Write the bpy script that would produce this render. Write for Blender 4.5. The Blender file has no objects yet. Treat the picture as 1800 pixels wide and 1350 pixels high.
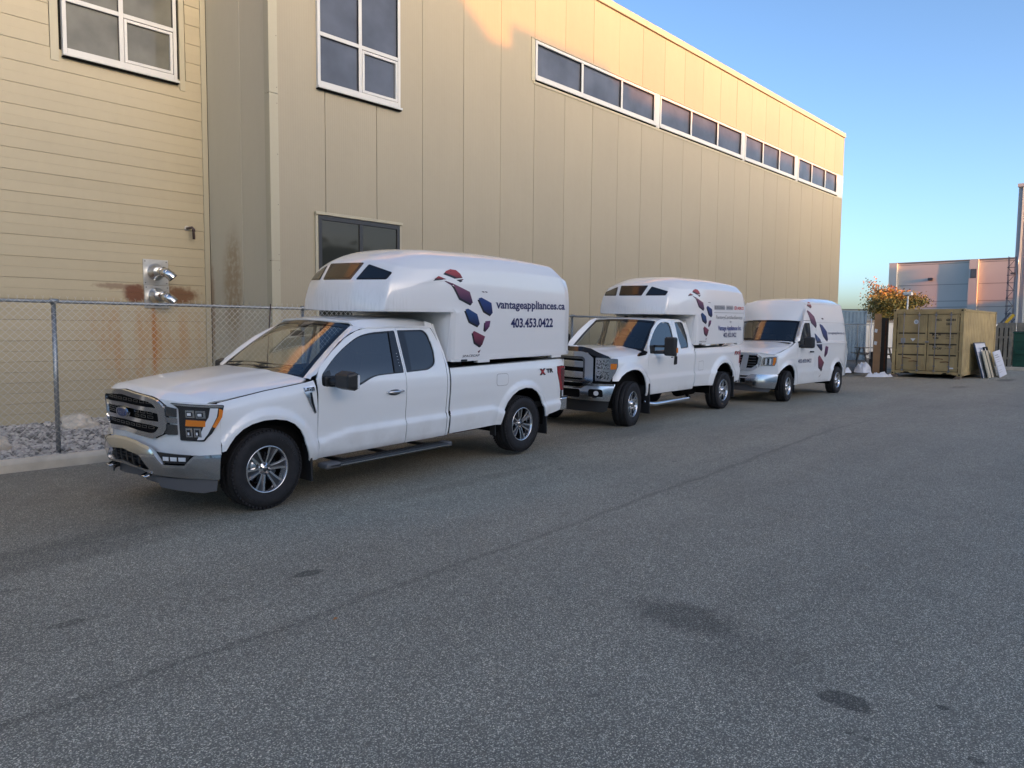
import bpy, bmesh, math, random
from mathutils import Vector, Matrix, noise
from mathutils.geometry import delaunay_2d_cdt
random.seed(7)
PI = math.pi
scn = bpy.context.scene
# ---------------------------------------------------------------- camera
cam = bpy.data.cameras.new('camera'); camo = bpy.data.objects.new('camera', cam)
scn.collection.objects.link(camo); scn.camera = camo
cam.sensor_width = 36; cam.lens = 1311/1800*36; cam.clip_start = .05; cam.clip_end = 3000
_f, _d, _roll, _vx = 1311., 98., .0085, 2105.
N = Vector((_roll, -1, -_d/_f)).normalized()
_x = _vx-900; Xc = Vector((_x, -_d+_roll*_x, _f)); Xc = (Xc-N*Xc.dot(N)).normalized(); Yc = N.cross(Xc)
R = Matrix((Xc, Yc, N))
M = Matrix((R@Vector((1, 0, 0)), R@Vector((0, -1, 0)), R@Vector((0, 0, -1)))).transposed()
camo.matrix_world = Matrix.Translation((0, 0, 1.88)) @ M.to_4x4()
# ---------------------------------------------------------------- light
SUN = Vector((-.15, -1, .10)).normalized()
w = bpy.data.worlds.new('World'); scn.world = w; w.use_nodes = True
nt = w.node_tree; nt.nodes.clear()
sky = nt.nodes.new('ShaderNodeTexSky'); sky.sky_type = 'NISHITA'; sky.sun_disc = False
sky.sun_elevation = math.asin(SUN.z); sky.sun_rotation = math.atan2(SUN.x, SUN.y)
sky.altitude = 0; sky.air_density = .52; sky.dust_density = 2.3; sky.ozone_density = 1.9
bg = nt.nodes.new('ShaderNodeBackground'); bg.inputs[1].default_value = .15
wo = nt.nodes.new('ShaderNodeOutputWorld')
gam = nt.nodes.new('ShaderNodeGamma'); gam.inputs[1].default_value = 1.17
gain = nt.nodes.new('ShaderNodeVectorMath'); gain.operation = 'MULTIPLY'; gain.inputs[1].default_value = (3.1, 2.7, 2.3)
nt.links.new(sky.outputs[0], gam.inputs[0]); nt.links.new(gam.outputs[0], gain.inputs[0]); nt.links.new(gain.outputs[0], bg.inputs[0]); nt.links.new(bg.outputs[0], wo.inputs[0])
sl = bpy.data.lights.new('sun', 'SUN'); sl.energy = 5.0; sl.angle = math.radians(.5); sl.color = (1, .27, .02)
so = bpy.data.objects.new('sun', sl); scn.collection.objects.link(so)
so.rotation_euler = SUN.to_track_quat('Z', 'Y').to_euler()
so.location = (0, -10, 30)
scn.view_settings.view_transform = 'Standard'; scn.view_settings.look = 'None'
scn.view_settings.gamma = 1; scn.view_settings.exposure = .62
scn.view_settings.use_curve_mapping = False
scn.render.engine = 'CYCLES'
scn.cycles.max_bounces = 8

# ---------------------------------------------------------------- materials
MATS = {}
def mat(name, col=(.5, .5, .5), rough=.5, metal=0., spec=.5, coat=0., bump=0, bscale=40, var=0, vscale=3, trans=0, alpha=None, ior=1.5):
    m = bpy.data.materials.new(name); m.use_nodes = True; t = m.node_tree
    b = t.nodes['Principled BSDF']
    b.inputs['Base Color'].default_value = (*col, 1); b.inputs['Roughness'].default_value = rough
    b.inputs['Metallic'].default_value = metal; b.inputs['Specular IOR Level'].default_value = spec
    b.inputs['Coat Weight'].default_value = coat; b.inputs['Coat Roughness'].default_value = .03
    b.inputs['Transmission Weight'].default_value = trans; b.inputs['IOR'].default_value = ior
    tc = None
    if bump or var:
        tc = t.nodes.new('ShaderNodeTexCoord')
    if bump:
        n = t.nodes.new('ShaderNodeTexNoise'); n.inputs['Scale'].default_value = bscale; n.inputs['Detail'].default_value = 5
        bp = t.nodes.new('ShaderNodeBump'); bp.inputs['Strength'].default_value = bump; bp.inputs['Distance'].default_value = .01
        t.links.new(tc.outputs['Object'], n.inputs['Vector']); t.links.new(n.outputs['Fac'], bp.inputs['Height'])
        t.links.new(bp.outputs['Normal'], b.inputs['Normal'])
    if var:
        n = t.nodes.new('ShaderNodeTexNoise'); n.inputs['Scale'].default_value = vscale; n.inputs['Detail'].default_value = 6
        r = t.nodes.new('ShaderNodeMapRange'); r.inputs[1].default_value = .3; r.inputs[2].default_value = .7
        r.inputs[3].default_value = 1-var; r.inputs[4].default_value = 1+var
        mx = t.nodes.new('ShaderNodeVectorMath'); mx.operation = 'SCALE'; mx.inputs[0].default_value = col
        t.links.new(tc.outputs['Object'], n.inputs['Vector']); t.links.new(n.outputs['Fac'], r.inputs[0])
        t.links.new(r.outputs[0], mx.inputs['Scale']); t.links.new(mx.outputs[0], b.inputs['Base Color'])
    MATS[name] = m
    return m
class NB:
    """tiny node builder"""
    def __init__(s, m): s.t = m.node_tree
    def n(s, typ, **kw):
        o = s.t.nodes.new(typ)
        for k, v in kw.items(): setattr(o, k, v)
        return o
    def L(s, a, b): s.t.links.new(a, b)
    def put(s, x, sock):
        if hasattr(x, 'is_output') or hasattr(x, 'links'): s.L(x, sock)
        else: sock.default_value = x
    def math(s, op, a, b=None, c=None, clamp=False):
        o = s.n('ShaderNodeMath', operation=op, use_clamp=clamp)
        s.put(a, o.inputs[0])
        if b is not None: s.put(b, o.inputs[1])
        if c is not None: s.put(c, o.inputs[2])
        return o.outputs[0]
    def mr(s, v, a, b, c=0., d=1., smooth=True):
        o = s.n('ShaderNodeMapRange', interpolation_type='SMOOTHSTEP' if smooth else 'LINEAR')
        s.put(v, o.inputs[0])
        for i, x in enumerate((a, b, c, d)): o.inputs[i+1].default_value = x
        return o.outputs[0]
    def noise(s, vec, scale, detail=4, rough=.5, dist=0):
        o = s.n('ShaderNodeTexNoise'); o.inputs['Scale'].default_value = scale; o.inputs['Detail'].default_value = detail
        o.inputs['Roughness'].default_value = rough; o.inputs['Distortion'].default_value = dist
        if vec is not None: s.L(vec, o.inputs['Vector'])
        return o.outputs['Fac']
    def mix(s, f, a, b, typ='MIX'):
        o = s.n('ShaderNodeMix', data_type='RGBA', blend_type=typ)
        s.put(f, o.inputs[0]); s.put(a, o.inputs[6]); s.put(b, o.inputs[7]); return o.outputs[2]
    def wpos(s):
        g = s.n('ShaderNodeNewGeometry'); sp = s.n('ShaderNodeSeparateXYZ'); s.L(g.outputs['Position'], sp.inputs[0])
        return g.outputs['Position'], sp.outputs[0], sp.outputs[1], sp.outputs[2]
    def obj(s):
        g = s.n('ShaderNodeTexCoord'); sp = s.n('ShaderNodeSeparateXYZ'); s.L(g.outputs['Object'], sp.inputs[0])
        return g.outputs['Object'], sp.outputs[0], sp.outputs[1], sp.outputs[2]
    def ell(s, x, y, cx, cy, rx, ry, n=None, amp=.35, soft=.25):
        a = s.math('DIVIDE', s.math('SUBTRACT', x, cx), rx); b = s.math('DIVIDE', s.math('SUBTRACT', y, cy), ry)
        d = s.math('SQRT', s.math('ADD', s.math('MULTIPLY', a, a), s.math('MULTIPLY', b, b)))
        if n is not None: d = s.math('ADD', d, s.math('MULTIPLY', s.math('SUBTRACT', n, .5), amp*2))
        return s.mr(d, 1+soft, 1-soft)
def bsdf(m): return m.node_tree.nodes['Principled BSDF']

mat('white_paint', (.78, .785, .79), .28, spec=.5, coat=1.)
# light road dust on the lower body of the vehicles
def dusty(name, col, rough=.28, coat=1., amt=.42, ztop=1.0):
    m = mat(name, col, rough, coat=coat); k = NB(m); v, x, y, z = k.wpos()
    n = k.noise(v, 3.5, 6, .6); n2 = k.noise(v, 40, 3)
    f = k.math('MULTIPLY', k.mr(z, ztop, .35), k.mr(n, .3, .75)); f = k.math('MULTIPLY', f, amt)
    f = k.math('ADD', f, k.math('MULTIPLY', k.mr(n2, .62, .8), .03))
    k.L(k.mix(f, (*col, 1), (.36, .34, .31, 1)), bsdf(m).inputs['Base Color'])
    k.L(k.math('ADD', k.math('MULTIPLY', f, .8), rough), bsdf(m).inputs['Roughness'])
    k.L(k.math('SUBTRACT', 1., k.math('MULTIPLY', f, 1.5), clamp=True), bsdf(m).inputs['Coat Weight'])
    return m
dusty('white_body', (.83, .85, .855))
m = dusty('cap_white', (.82, .83, .84), .22, 1., .0); k = NB(m); v, x, y, z = k.obj()
# grime streaks low on the cap front
sc = k.n('ShaderNodeMapping'); sc.inputs['Scale'].default_value = (6, 6, .8); k.L(v, sc.inputs[0])
n = k.noise(sc.outputs[0], 6, 5, .6); n2 = k.noise(v, 2.2, 5, .6)
f = k.math('MULTIPLY', k.mr(x, 2.3, 1.5), k.math('MULTIPLY', k.mr(n, .42, .75), k.mr(z, 2.45, 1.95)))
f = k.math('ADD', k.math('MULTIPLY', f, .30), k.math('MULTIPLY', k.mr(n2, .4, .8), .03))
k.L(k.mix(f, (.80, .805, .805, 1), (.33, .34, .32, 1)), bsdf(m).inputs['Base Color'])
mat('chrome', (.72, .73, .75), .09, metal=1.)
mat('dull_chrome', (.58, .59, .61), .17, metal=1.)
mat('dark_chrome', (.20, .205, .215), .24, metal=1.)
mat('rim_metal', (.68, .68, .69), .17, metal=1.)
mat('rim_dark', (.13, .13, .135), .3, metal=1.)
mat('tyre_rubber', (.013, .013, .015), .75, bump=.3, bscale=60, var=.35, vscale=14)
mat('black_plastic', (.02, .021, .023), .45, bump=.1, bscale=200)
mat('black_trim', (.012, .012, .014), .25)
mat('piano_black', (.008, .008, .01), .06, spec=.6)
mat('liner_black', (.008, .008, .008), .9, spec=.1)
mat('grey_cladding', (.10, .10, .105), .5)
mat('interior_dark', (.035, .034, .033), .7)
mat('interior_grey', (.11, .105, .10), .75)
mat('seam_black', (.01, .01, .01), .7, spec=.2)
mat('amber', (.75, .22, .02), .12, coat=1.)
mat('lens_red', (.28, .008, .012), .1, coat=1.)
mat('lens_dark_red', (.10, .004, .008), .1, coat=1.)
mat('lamp_black', (.02, .02, .022), .15, coat=1.)
mat('lamp_silver', (.62, .63, .65), .14, metal=1.)
mat('lamp_clear', (.75, .77, .8), .08, spec=.7, coat=1.)
mat('decal_navy', (.012, .018, .10), .35)
mat('decal_blue', (.02, .04, .22), .35)
mat('decal_black', (.012, .012, .018), .35)
mat('decal_grey', (.17, .175, .19), .4)
mat('decal_midgrey', (.32, .33, .35), .4)
mat('decal_red', (.45, .03, .03), .35)
mat('badge_blue', (.05, .08, .2), .25, coat=1.)
def grad(name, a, b, z0, z1):
    m = mat(name, a, .35); k = NB(m); v, x, y, z = k.obj()
    k.L(k.mix(k.mr(z, z0, z1), (*a, 1), (*b, 1)), bsdf(m).inputs['Base Color']); return m
m = mat('lamp_mottle', (.6, .6, .62), .12, metal=.9); k = NB(m); v, x, y, z = k.obj()
k.L(k.mix(k.mr(k.noise(v, 38, 3, .7), .40, .58), (.05, .05, .055, 1), (.85, .86, .88, 1)), bsdf(m).inputs['Base Color'])
def glass_mat(name, tint, refl_ior=1.7, dens=1.):
    m = bpy.data.materials.new(name); m.use_nodes = True; t = m.node_tree; t.nodes.clear(); k = NB(m)
    tr = k.n('ShaderNodeBsdfTransparent'); tr.inputs[0].default_value = (*tint, 1)
    gl = k.n('ShaderNodeBsdfGlossy'); gl.inputs['Roughness'].default_value = .015; gl.inputs[0].default_value = (.95, .97, 1, 1)
    fr = k.n('ShaderNodeFresnel'); fr.inputs[0].default_value = refl_ior
    mx = k.n('ShaderNodeMixShader'); k.L(k.math('MULTIPLY', fr.outputs[0], dens, clamp=True), mx.inputs[0]); k.L(tr.outputs[0], mx.inputs[1]); k.L(gl.outputs[0], mx.inputs[2])
    o = k.n('ShaderNodeOutputMaterial'); k.L(mx.outputs[0], o.inputs[0]); MATS[name] = m; return m
glass_mat('windshield_glass', (.50, .55, .52), 1.95)
glass_mat('side_glass', (.22, .25, .24), 1.9)
mat('tint_glass', (.006, .007, .009), .03, spec=.7, coat=.3, ior=1.55)
mat('cap_glass', (.035, .022, .015), .05, spec=.35, coat=0., ior=1.45)
mat('pane_grey', (.125, .125, .105), .08, spec=.25, coat=0., var=.3, vscale=1.6, ior=1.6)
mat('pane_blue', (.075, .085, .11), .05, spec=.5, coat=0., ior=1.5, var=.3, vscale=1.1)
mat('pane_dark', (.025, .027, .022), .06, spec=.3, ior=1.45)
mat('frame_white', (.56, .565, .55), .35)
mat('frame_dark', (.025, .027, .03), .4)
mat('galvanised', (.30, .33, .35), .38, metal=.85, var=.15, vscale=9, bump=.05, bscale=60)
mat('galv_wire', (.50, .50, .47), .45, metal=.3)
mat('sheet_steel', (.62, .62, .60), .28, metal=.9, var=.08, vscale=12, bump=.12, bscale=14)
mat('duct_steel', (.66, .67, .68), .16, metal=1., bump=.1, bscale=18)
mat('duct_inside', (.02, .02, .02), .8)
mat('brown_pipe', (.06, .04, .038), .45)
mat('concrete', (.58, .52, .42), .85, bump=.35, bscale=60, var=.16, vscale=4)
mat('gravel_a', (.34, .32, .30), .8, var=.3, vscale=3); mat('gravel_b', (.52, .49, .45), .8, var=.25, vscale=3); mat('gravel_c', (.18, .175, .17), .8, var=.25, vscale=3)
mat('boulder_stone', (.62, .55, .45), .8, bump=.6, bscale=18, var=.2, vscale=9)
mat('soil', (.16, .15, .135), .9, bump=.4, bscale=30, var=.25, vscale=6)
mat('yard_ground', (.17, .155, .13), .9, bump=.4, bscale=10, var=.25, vscale=1)
mat('dark_gap', (.012, .012, .012), .9, spec=.1)
mat('cont_tan', (.40, .305, .145), .6, bump=.15, bscale=12, var=.22, vscale=1.6)
mat('cont_tan_dark', (.07, .055, .032), .7, var=.2, vscale=3)
mat('cont_rod', (.27, .26, .25), .4, metal=.3)
mat('cont_blue', (.07, .135, .21), .55, var=.15, vscale=2)
mat('rust', (.13, .05, .022), .8, var=.3, vscale=8)
mat('wood_block', (.24, .18, .13), .8, var=.2, vscale=12)
mat('fence_wood', (.24, .22, .175), .8, var=.22, vscale=4, bump=.3, bscale=20)
mat('dumpster_green', (.012, .075, .05), .4, var=.15, vscale=3)
mat('plywood', (.33, .19, .09), .65, var=.12, vscale=3)
mat('dark_board', (.05, .04, .03), .7)
mat('white_pvc', (.75, .76, .78), .4)
mat('tarp_white', (.68, .72, .78), .35, bump=.35, bscale=9)
mat('sign_cream', (.55, .49, .36), .5); mat('sign_white', (.72, .74, .80), .45); mat('sign_navy', (.03, .05, .10), .45)
mat('trailer_white', (.55, .57, .57), .5); mat('far_cream', (.62, .56, .45), .7)
mat('tilt_wall', (.58, .55, .50), .8, var=.04, vscale=.3); mat('tilt_joint', (.22, .2, .18), .9)
mat('flute_wall', (.40, .37, .37), .5); mat('flute_rib', (.62, .58, .50), .45)
mat('mast_steel', (.07, .08, .10), .5, metal=.5); mat('boom_yellow', (.50, .33, .02), .45)
mat('bark', (.14, .12, .10), .85, bump=.5, bscale=8)
mat('leaf_sunlit_orange', (.36, .13, .03), .6, var=.3, vscale=2); mat('leaf_yellow', (.26, .18, .035), .6, var=.3, vscale=2); mat('leaf_green', (.10, .115, .03), .6, var=.3, vscale=2)
mat('picnic_wood', (.11, .10, .095), .8); mat('barrel_dark', (.05, .055, .065), .5)
mat('facade_plain', (.62, .58, .52), .8, var=.05, vscale=.3)
mat('decal_white', (.7, .72, .74), .4)
mat('leaf_dry', (.50, .20, .06), .7)

for nm in ('pane_grey', 'pane_blue', 'pane_dark', 'tint_glass'):
    k = NB(MATS[nm]); v, x, y, z = k.wpos(); bp = k.n('ShaderNodeBump'); bp.inputs['Strength'].default_value = .12; bp.inputs['Distance'].default_value = .05
    k.L(k.noise(v, 1.3, 2), bp.inputs['Height']); k.L(bp.outputs[0], bsdf(MATS[nm]).inputs['Normal'])
# ---- beige metal cladding with weather stains
def clad(name, col, flute=0, rust=False, ret=False):
    m = mat(name, col, .42, spec=.4); k = NB(m); v, x, y, z = k.wpos()
    st = k.n('ShaderNodeMapping'); st.inputs['Scale'].default_value = (1, 1, .12); k.L(v, st.inputs[0])
    n1 = k.noise(v, .7, 5, .6); n2 = k.noise(st.outputs[0], 5, 5, .65); n3 = k.noise(v, 9, 5, .6)
    oi = k.n('ShaderNodeObjectInfo'); rv = k.math('MULTIPLY', k.math('SUBTRACT', oi.outputs['Random'], .5), .055)
    s = k.math('ADD', k.math('ADD', .90, rv), k.math('ADD', k.math('MULTIPLY', n1, .10), k.math('ADD', k.math('MULTIPLY', n2, .07), k.math('MULTIPLY', n3, .04))))
    c = k.n('ShaderNodeVectorMath', operation='SCALE'); c.inputs[0].default_value = col; k.L(s, c.inputs['Scale'])
    out = c.outputs[0]
    if rust:
        def blend(f, colr):
            nonlocal out
            out = k.mix(f, out, (*colr, 1))
        # wide faint wash below the vents
        f = k.math('MULTIPLY', k.ell(x, z, 5.55, 1.5, .75, .75, n1, .5, .5), k.mr(n2, .35, .62)); blend(k.math('MULTIPLY', f, .62), (.38, .20, .07))
        f = k.math('MULTIPLY', k.ell(x, z, 6.5, 1.6, .5, .5, n1, .5, .5), k.mr(n2, .4, .65)); blend(k.math('MULTIPLY', f, .5), (.38, .20, .07))
        f = k.math('MULTIPLY', k.ell(x, z, 5.99, 1.6, .045, .62, n3, .5, .5), k.mr(n2, .2, .5)); blend(k.math('MULTIPLY', f, .85), (.36, .15, .04))
        f = k.math('MULTIPLY', k.mr(z, 2.665, 2.655), k.ell(x, z, 5.66, 2.48, .20, .17, n3, .5, .35)); blend(k.math('MULTIPLY', f, .93), (.13, .036, .012))
        f = k.math('MULTIPLY', k.mr(z, 2.665, 2.655), k.ell(x, z, 5.35, 2.60, .34, .05, n3, .9, .4)); blend(k.math('MULTIPLY', f, .55), (.12, .045, .025))
        f = k.math('MULTIPLY', k.mr(z, 2.665, 2.655), k.ell(x, z, 6.5, 2.47, .33, .16, n3, .8, .45)); blend(k.math('MULTIPLY', f, .88), (.14, .055, .02))
    if ret:
        f = k.math('MULTIPLY', k.ell(y, z, 13.95, 2.7, .34, 1.0, n1, .5, .45), k.mr(n3, .2, .6))
        out = k.mix(k.math('MULTIPLY', f, .6), out, (.22, .12, .035, 1))
        f = k.ell(y, z, 14.83, 2.1, .10, 1.0, n3, .5, .5); out = k.mix(k.math('MULTIPLY', f, .6), out, (.22, .10, .035, 1))
    k.L(out, bsdf(m).inputs['Base Color'])
    h = k.math('MULTIPLY', k.noise(v, 2.2, 2), 1.)
    if flute:
        wv = k.math('SINE', k.math('MULTIPLY', x if not ret else y, 2*PI/.05)); h = k.math('ADD', h, k.math('MULTIPLY', wv, .05))
    bp = k.n('ShaderNodeBump'); bp.inputs['Strength'].default_value = .25; bp.inputs['Distance'].default_value = .02
    k.L(h, bp.inputs['Height']); k.L(bp.outputs[0], bsdf(m).inputs['Normal'])
    return m
clad('siding_beige', (.415, .365, .252), rust=True)
clad('panel_beige', (.335, .298, .215), flute=1)
clad('return_beige', (.48, .445, .34), flute=1, ret=True)
clad('trim_beige', (.41, .38, .28))

# ---- asphalt
m = mat('asphalt', (.07, .07, .075), .8); k = NB(m); v, x, y, z = k.wpos()
vo = k.n('ShaderNodeTexVoronoi'); vo.inputs['Scale'].default_value = 190; k.L(v, vo.inputs['Vector'])
vc = k.n('ShaderNodeSeparateColor'); k.L(vo.outputs['Color'], vc.inputs[0])
big = k.noise(v, .35, 4, .55); mid = k.noise(v, 3.0, 6, .65); fine = k.noise(v, 60, 4, .7)
bs = k.n('ShaderNodeMapping'); bs.inputs['Scale'].default_value = (.08, 1.0, 1); k.L(v, bs.inputs[0]); band = k.noise(bs.outputs[0], 1.1, 4, .6)
val = k.math('ADD', .56, k.math('MULTIPLY', k.math('POWER', vc.outputs[0], 5.0), 2.3))
val = k.math('MULTIPLY', val, k.math('ADD', .72, k.math('MULTIPLY', fine, .56)))
val = k.math('MULTIPLY', val, k.math('ADD', .80, k.math('MULTIPLY', big, .40)))
val = k.math('MULTIPLY', val, k.math('ADD', .84, k.math('MULTIPLY', mid, .32)))
val = k.math('MULTIPLY', val, k.math('ADD', .78, k.math('MULTIPLY', band, .44)))
dark = 0.
def dk(f, a):
    global val
    val = k.math('MULTIPLY', val, k.math('SUBTRACT', 1., k.math('MULTIPLY', f, a)))
# paving seam running along the lane
wob = k.math('MULTIPLY', k.math('SUBTRACT', k.noise(v, 1.3, 4), .5), .16)
sy = k.math('SUBTRACT', k.math('SUBTRACT', y, k.math('ADD', 3.88, k.math('MULTIPLY', k.math('MINIMUM', x, 14.), .064))), wob)
sm = k.mr(k.math('ABSOLUTE', sy), .065, .0); dk(k.math('MULTIPLY', sm, k.mr(x, 20., 11.)), .24)
sm = k.mr(k.math('ABSOLUTE', k.math('SUBTRACT', sy, 2.95)), .25, .0); dk(k.math('MULTIPLY', sm, k.mr(x, 3.6, 2.4)), .28)
dk(k.mr(k.math('SUBTRACT', sy, 2.95), -.1, .4), .10)
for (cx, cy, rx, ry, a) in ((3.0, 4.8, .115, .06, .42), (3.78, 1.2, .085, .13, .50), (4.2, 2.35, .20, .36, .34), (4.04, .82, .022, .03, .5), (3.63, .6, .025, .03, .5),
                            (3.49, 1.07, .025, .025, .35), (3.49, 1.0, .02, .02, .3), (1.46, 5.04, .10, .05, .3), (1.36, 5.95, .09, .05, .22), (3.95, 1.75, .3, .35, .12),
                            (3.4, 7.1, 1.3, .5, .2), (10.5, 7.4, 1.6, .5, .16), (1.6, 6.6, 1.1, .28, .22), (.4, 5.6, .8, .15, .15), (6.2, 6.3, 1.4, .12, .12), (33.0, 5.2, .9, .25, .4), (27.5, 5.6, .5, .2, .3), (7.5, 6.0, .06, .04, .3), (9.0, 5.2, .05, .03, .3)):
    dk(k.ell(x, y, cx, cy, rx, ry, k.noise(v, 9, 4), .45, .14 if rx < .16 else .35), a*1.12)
# sand blown along the parked row
sand = k.math('MULTIPLY', k.mr(y, 6.2, 9.5), k.mr(mid, .35, .7))
cc = k.n('ShaderNodeVectorMath', operation='SCALE'); cc.inputs[0].default_value = (.332, .308, .240); k.L(val, cc.inputs['Scale'])
c2 = k.mix(k.math('MULTIPLY', sand, .45), cc.outputs[0], (.15, .135, .115, 1))
k.L(c2, bsdf(m).inputs['Base Color'])
bp = k.n('ShaderNodeBump'); bp.inputs['Strength'].default_value = .5; bp.inputs['Distance'].default_value = .006
k.L(k.math('ADD', vo.outputs['Distance'], fine), bp.inputs['Height']); k.L(bp.outputs[0], bsdf(m).inputs['Normal'])

# ---------------------------------------------------------------- helpers
COL = scn.collection
LAST = [None]
def link(o, parent=None):
    COL.objects.link(o); LAST[0] = o
    if parent is not None: o.parent = parent
    return o
def obj(name, me, m=None, parent=None, smooth=False):
    if isinstance(me, bmesh.types.BMesh):
        b = me; me = bpy.data.meshes.new(name); b.to_mesh(me); b.free()
    o = bpy.data.objects.new(name, me)
    if m is not None:
        for q in (m if isinstance(m, (list, tuple)) else [m]): me.materials.append(MATS[q])
    if smooth:
        me.polygons.foreach_set('use_smooth', [True]*len(me.polygons))
    return link(o, parent)
def tag(o, label, cat, group=None):
    o['label'] = label; o['category'] = cat
    if group: o['group'] = group
    return o
def struct(o): o['kind'] = 'structure'; return o
def empty(name, loc, rot=(0, 0, 0), parent=None):
    o = bpy.data.objects.new(name, None); o.location = loc; o.rotation_euler = rot; o.empty_display_size = .2
    return link(o, parent)
def bm_box(b, lo, hi, bev=0):
    x0, y0, z0 = lo; x1, y1, z1 = hi
    vs = [b.verts.new(p) for p in ((x0, y0, z0), (x1, y0, z0), (x1, y1, z0), (x0, y1, z0), (x0, y0, z1), (x1, y0, z1), (x1, y1, z1), (x0, y1, z1))]
    fs = [b.faces.new([vs[i] for i in q]) for q in ((0, 3, 2, 1), (4, 5, 6, 7), (0, 1, 5, 4), (1, 2, 6, 5), (2, 3, 7, 6), (3, 0, 4, 7))]
    if bev:
        es = list({e for f in fs for e in f.edges}); bmesh.ops.bevel(b, geom=es, offset=bev, segments=2, affect='EDGES', profile=.5)
    return vs
def box(name, lo, hi, m, parent=None, bev=0, mtx=None):
    b = bmesh.new(); bm_box(b, lo, hi, bev)
    if mtx is not None: bmesh.ops.transform(b, matrix=mtx, verts=b.verts)
    return obj(name, b, m, parent, smooth=False)
def bm_tube(b, pts, r, n=8, cap=True):
    pts = [Vector(p) for p in pts]; rings = []
    rr = r if isinstance(r, (list, tuple)) else [r]*len(pts)
    pu = None
    for i, p in enumerate(pts):
        t = (pts[min(i+1, len(pts)-1)]-pts[max(i-1, 0)]).normalized()
        u = pu - t*pu.dot(t) if pu is not None else (Vector((0, 0, 1)) if abs(t.z) < .9 else Vector((1, 0, 0)))
        u = (u - t*u.dot(t)).normalized(); pu = u; v = t.cross(u)
        rings.append([b.verts.new(p+(u*math.cos(a)+v*math.sin(a))*rr[i]) for a in [2*PI*j/n for j in range(n)]])
    for a, c in zip(rings, rings[1:]):
        for j in range(n):
            f = b.faces.new((a[j], a[(j+1) % n], c[(j+1) % n], c[j])); f.smooth = True
    if cap and n > 2:
        b.faces.new(rings[0][::-1]); b.faces.new(rings[-1])
def tube(name, pts, r, m, parent=None, n=10):
    b = bmesh.new(); bm_tube(b, pts, r, n); return obj(name, b, m, parent)
def bm_lathe(b, prof, n=48, axis='Y', close=False):
    """prof: (radius, along). axis Y"""
    rings = []
    for r, a in prof:
        if r < 1e-5: rings.append([b.verts.new((0, a, 0))]*n)
        else: rings.append([b.verts.new((r*math.cos(2*PI*j/n), a, r*math.sin(2*PI*j/n))) for j in range(n)])
    prs = list(zip(rings, rings[1:])) + ([(rings[-1], rings[0])] if close else [])
    for p, q in prs:
        for j in range(n):
            vs = []
            for w_ in (p[j], p[(j+1) % n], q[(j+1) % n], q[j]):
                if w_ not in vs: vs.append(w_)
            if len(vs) > 2:
                f = b.faces.new(vs); f.smooth = True
def lathe(name, prof, m, parent=None, n=48, loc=(0, 0, 0), rot=(0, 0, 0)):
    b = bmesh.new(); bm_lathe(b, prof, n); o = obj(name, b, m, parent); o.location = loc; o.rotation_euler = rot; return o
def inside(p, poly):
    x, y = p; c = False; j = len(poly)-1
    for i in range(len(poly)):
        a, b_ = poly[i], poly[j]
        if (a[1] > y) != (b_[1] > y) and x < (b_[0]-a[0])*(y-a[1])/(b_[1]-a[1])+a[0]: c = not c
        j = i
    return c
def rnd(poly, r, n=4):
    """round the corners of a closed polygon"""
    out = []; L = len(poly)
    rs = r if isinstance(r, (list, tuple)) else [r]*L
    for i in range(L):
        p = Vector(poly[i]); a = Vector(poly[i-1])-p; c = Vector(poly[(i+1) % L])-p
        q = min(rs[i], a.length*.45, c.length*.45)
        if q < 1e-4: out.append(tuple(p)); continue
        a = p+a.normalized()*q; c = p+c.normalized()*q
        for j in range(n+1):
            t = j/n; out.append(tuple(a*(1-t)**2+p*2*t*(1-t)+c*t*t))
    return out
def dens(poly, step):
    out = []
    for i in range(len(poly)):
        a = Vector(poly[i]); c = Vector(poly[(i+1) % len(poly)]); n = max(1, int(math.ceil((c-a).length/step)))
        for j in range(n): out.append(tuple(a+(c-a)*j/n))
    return out
def area(poly): return .5*sum(poly[i-1][0]*poly[i][1]-poly[i][0]*poly[i-1][1] for i in range(len(poly)))
def segd(p, a, c):
    ax, ay = a; bx, by = c; dx, dy = bx-ax, by-ay; L = dx*dx+dy*dy
    t = max(0, min(1, ((p[0]-ax)*dx+(p[1]-ay)*dy)/L)) if L else 0
    return math.hypot(p[0]-ax-dx*t, p[1]-ay-dy*t)
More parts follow.
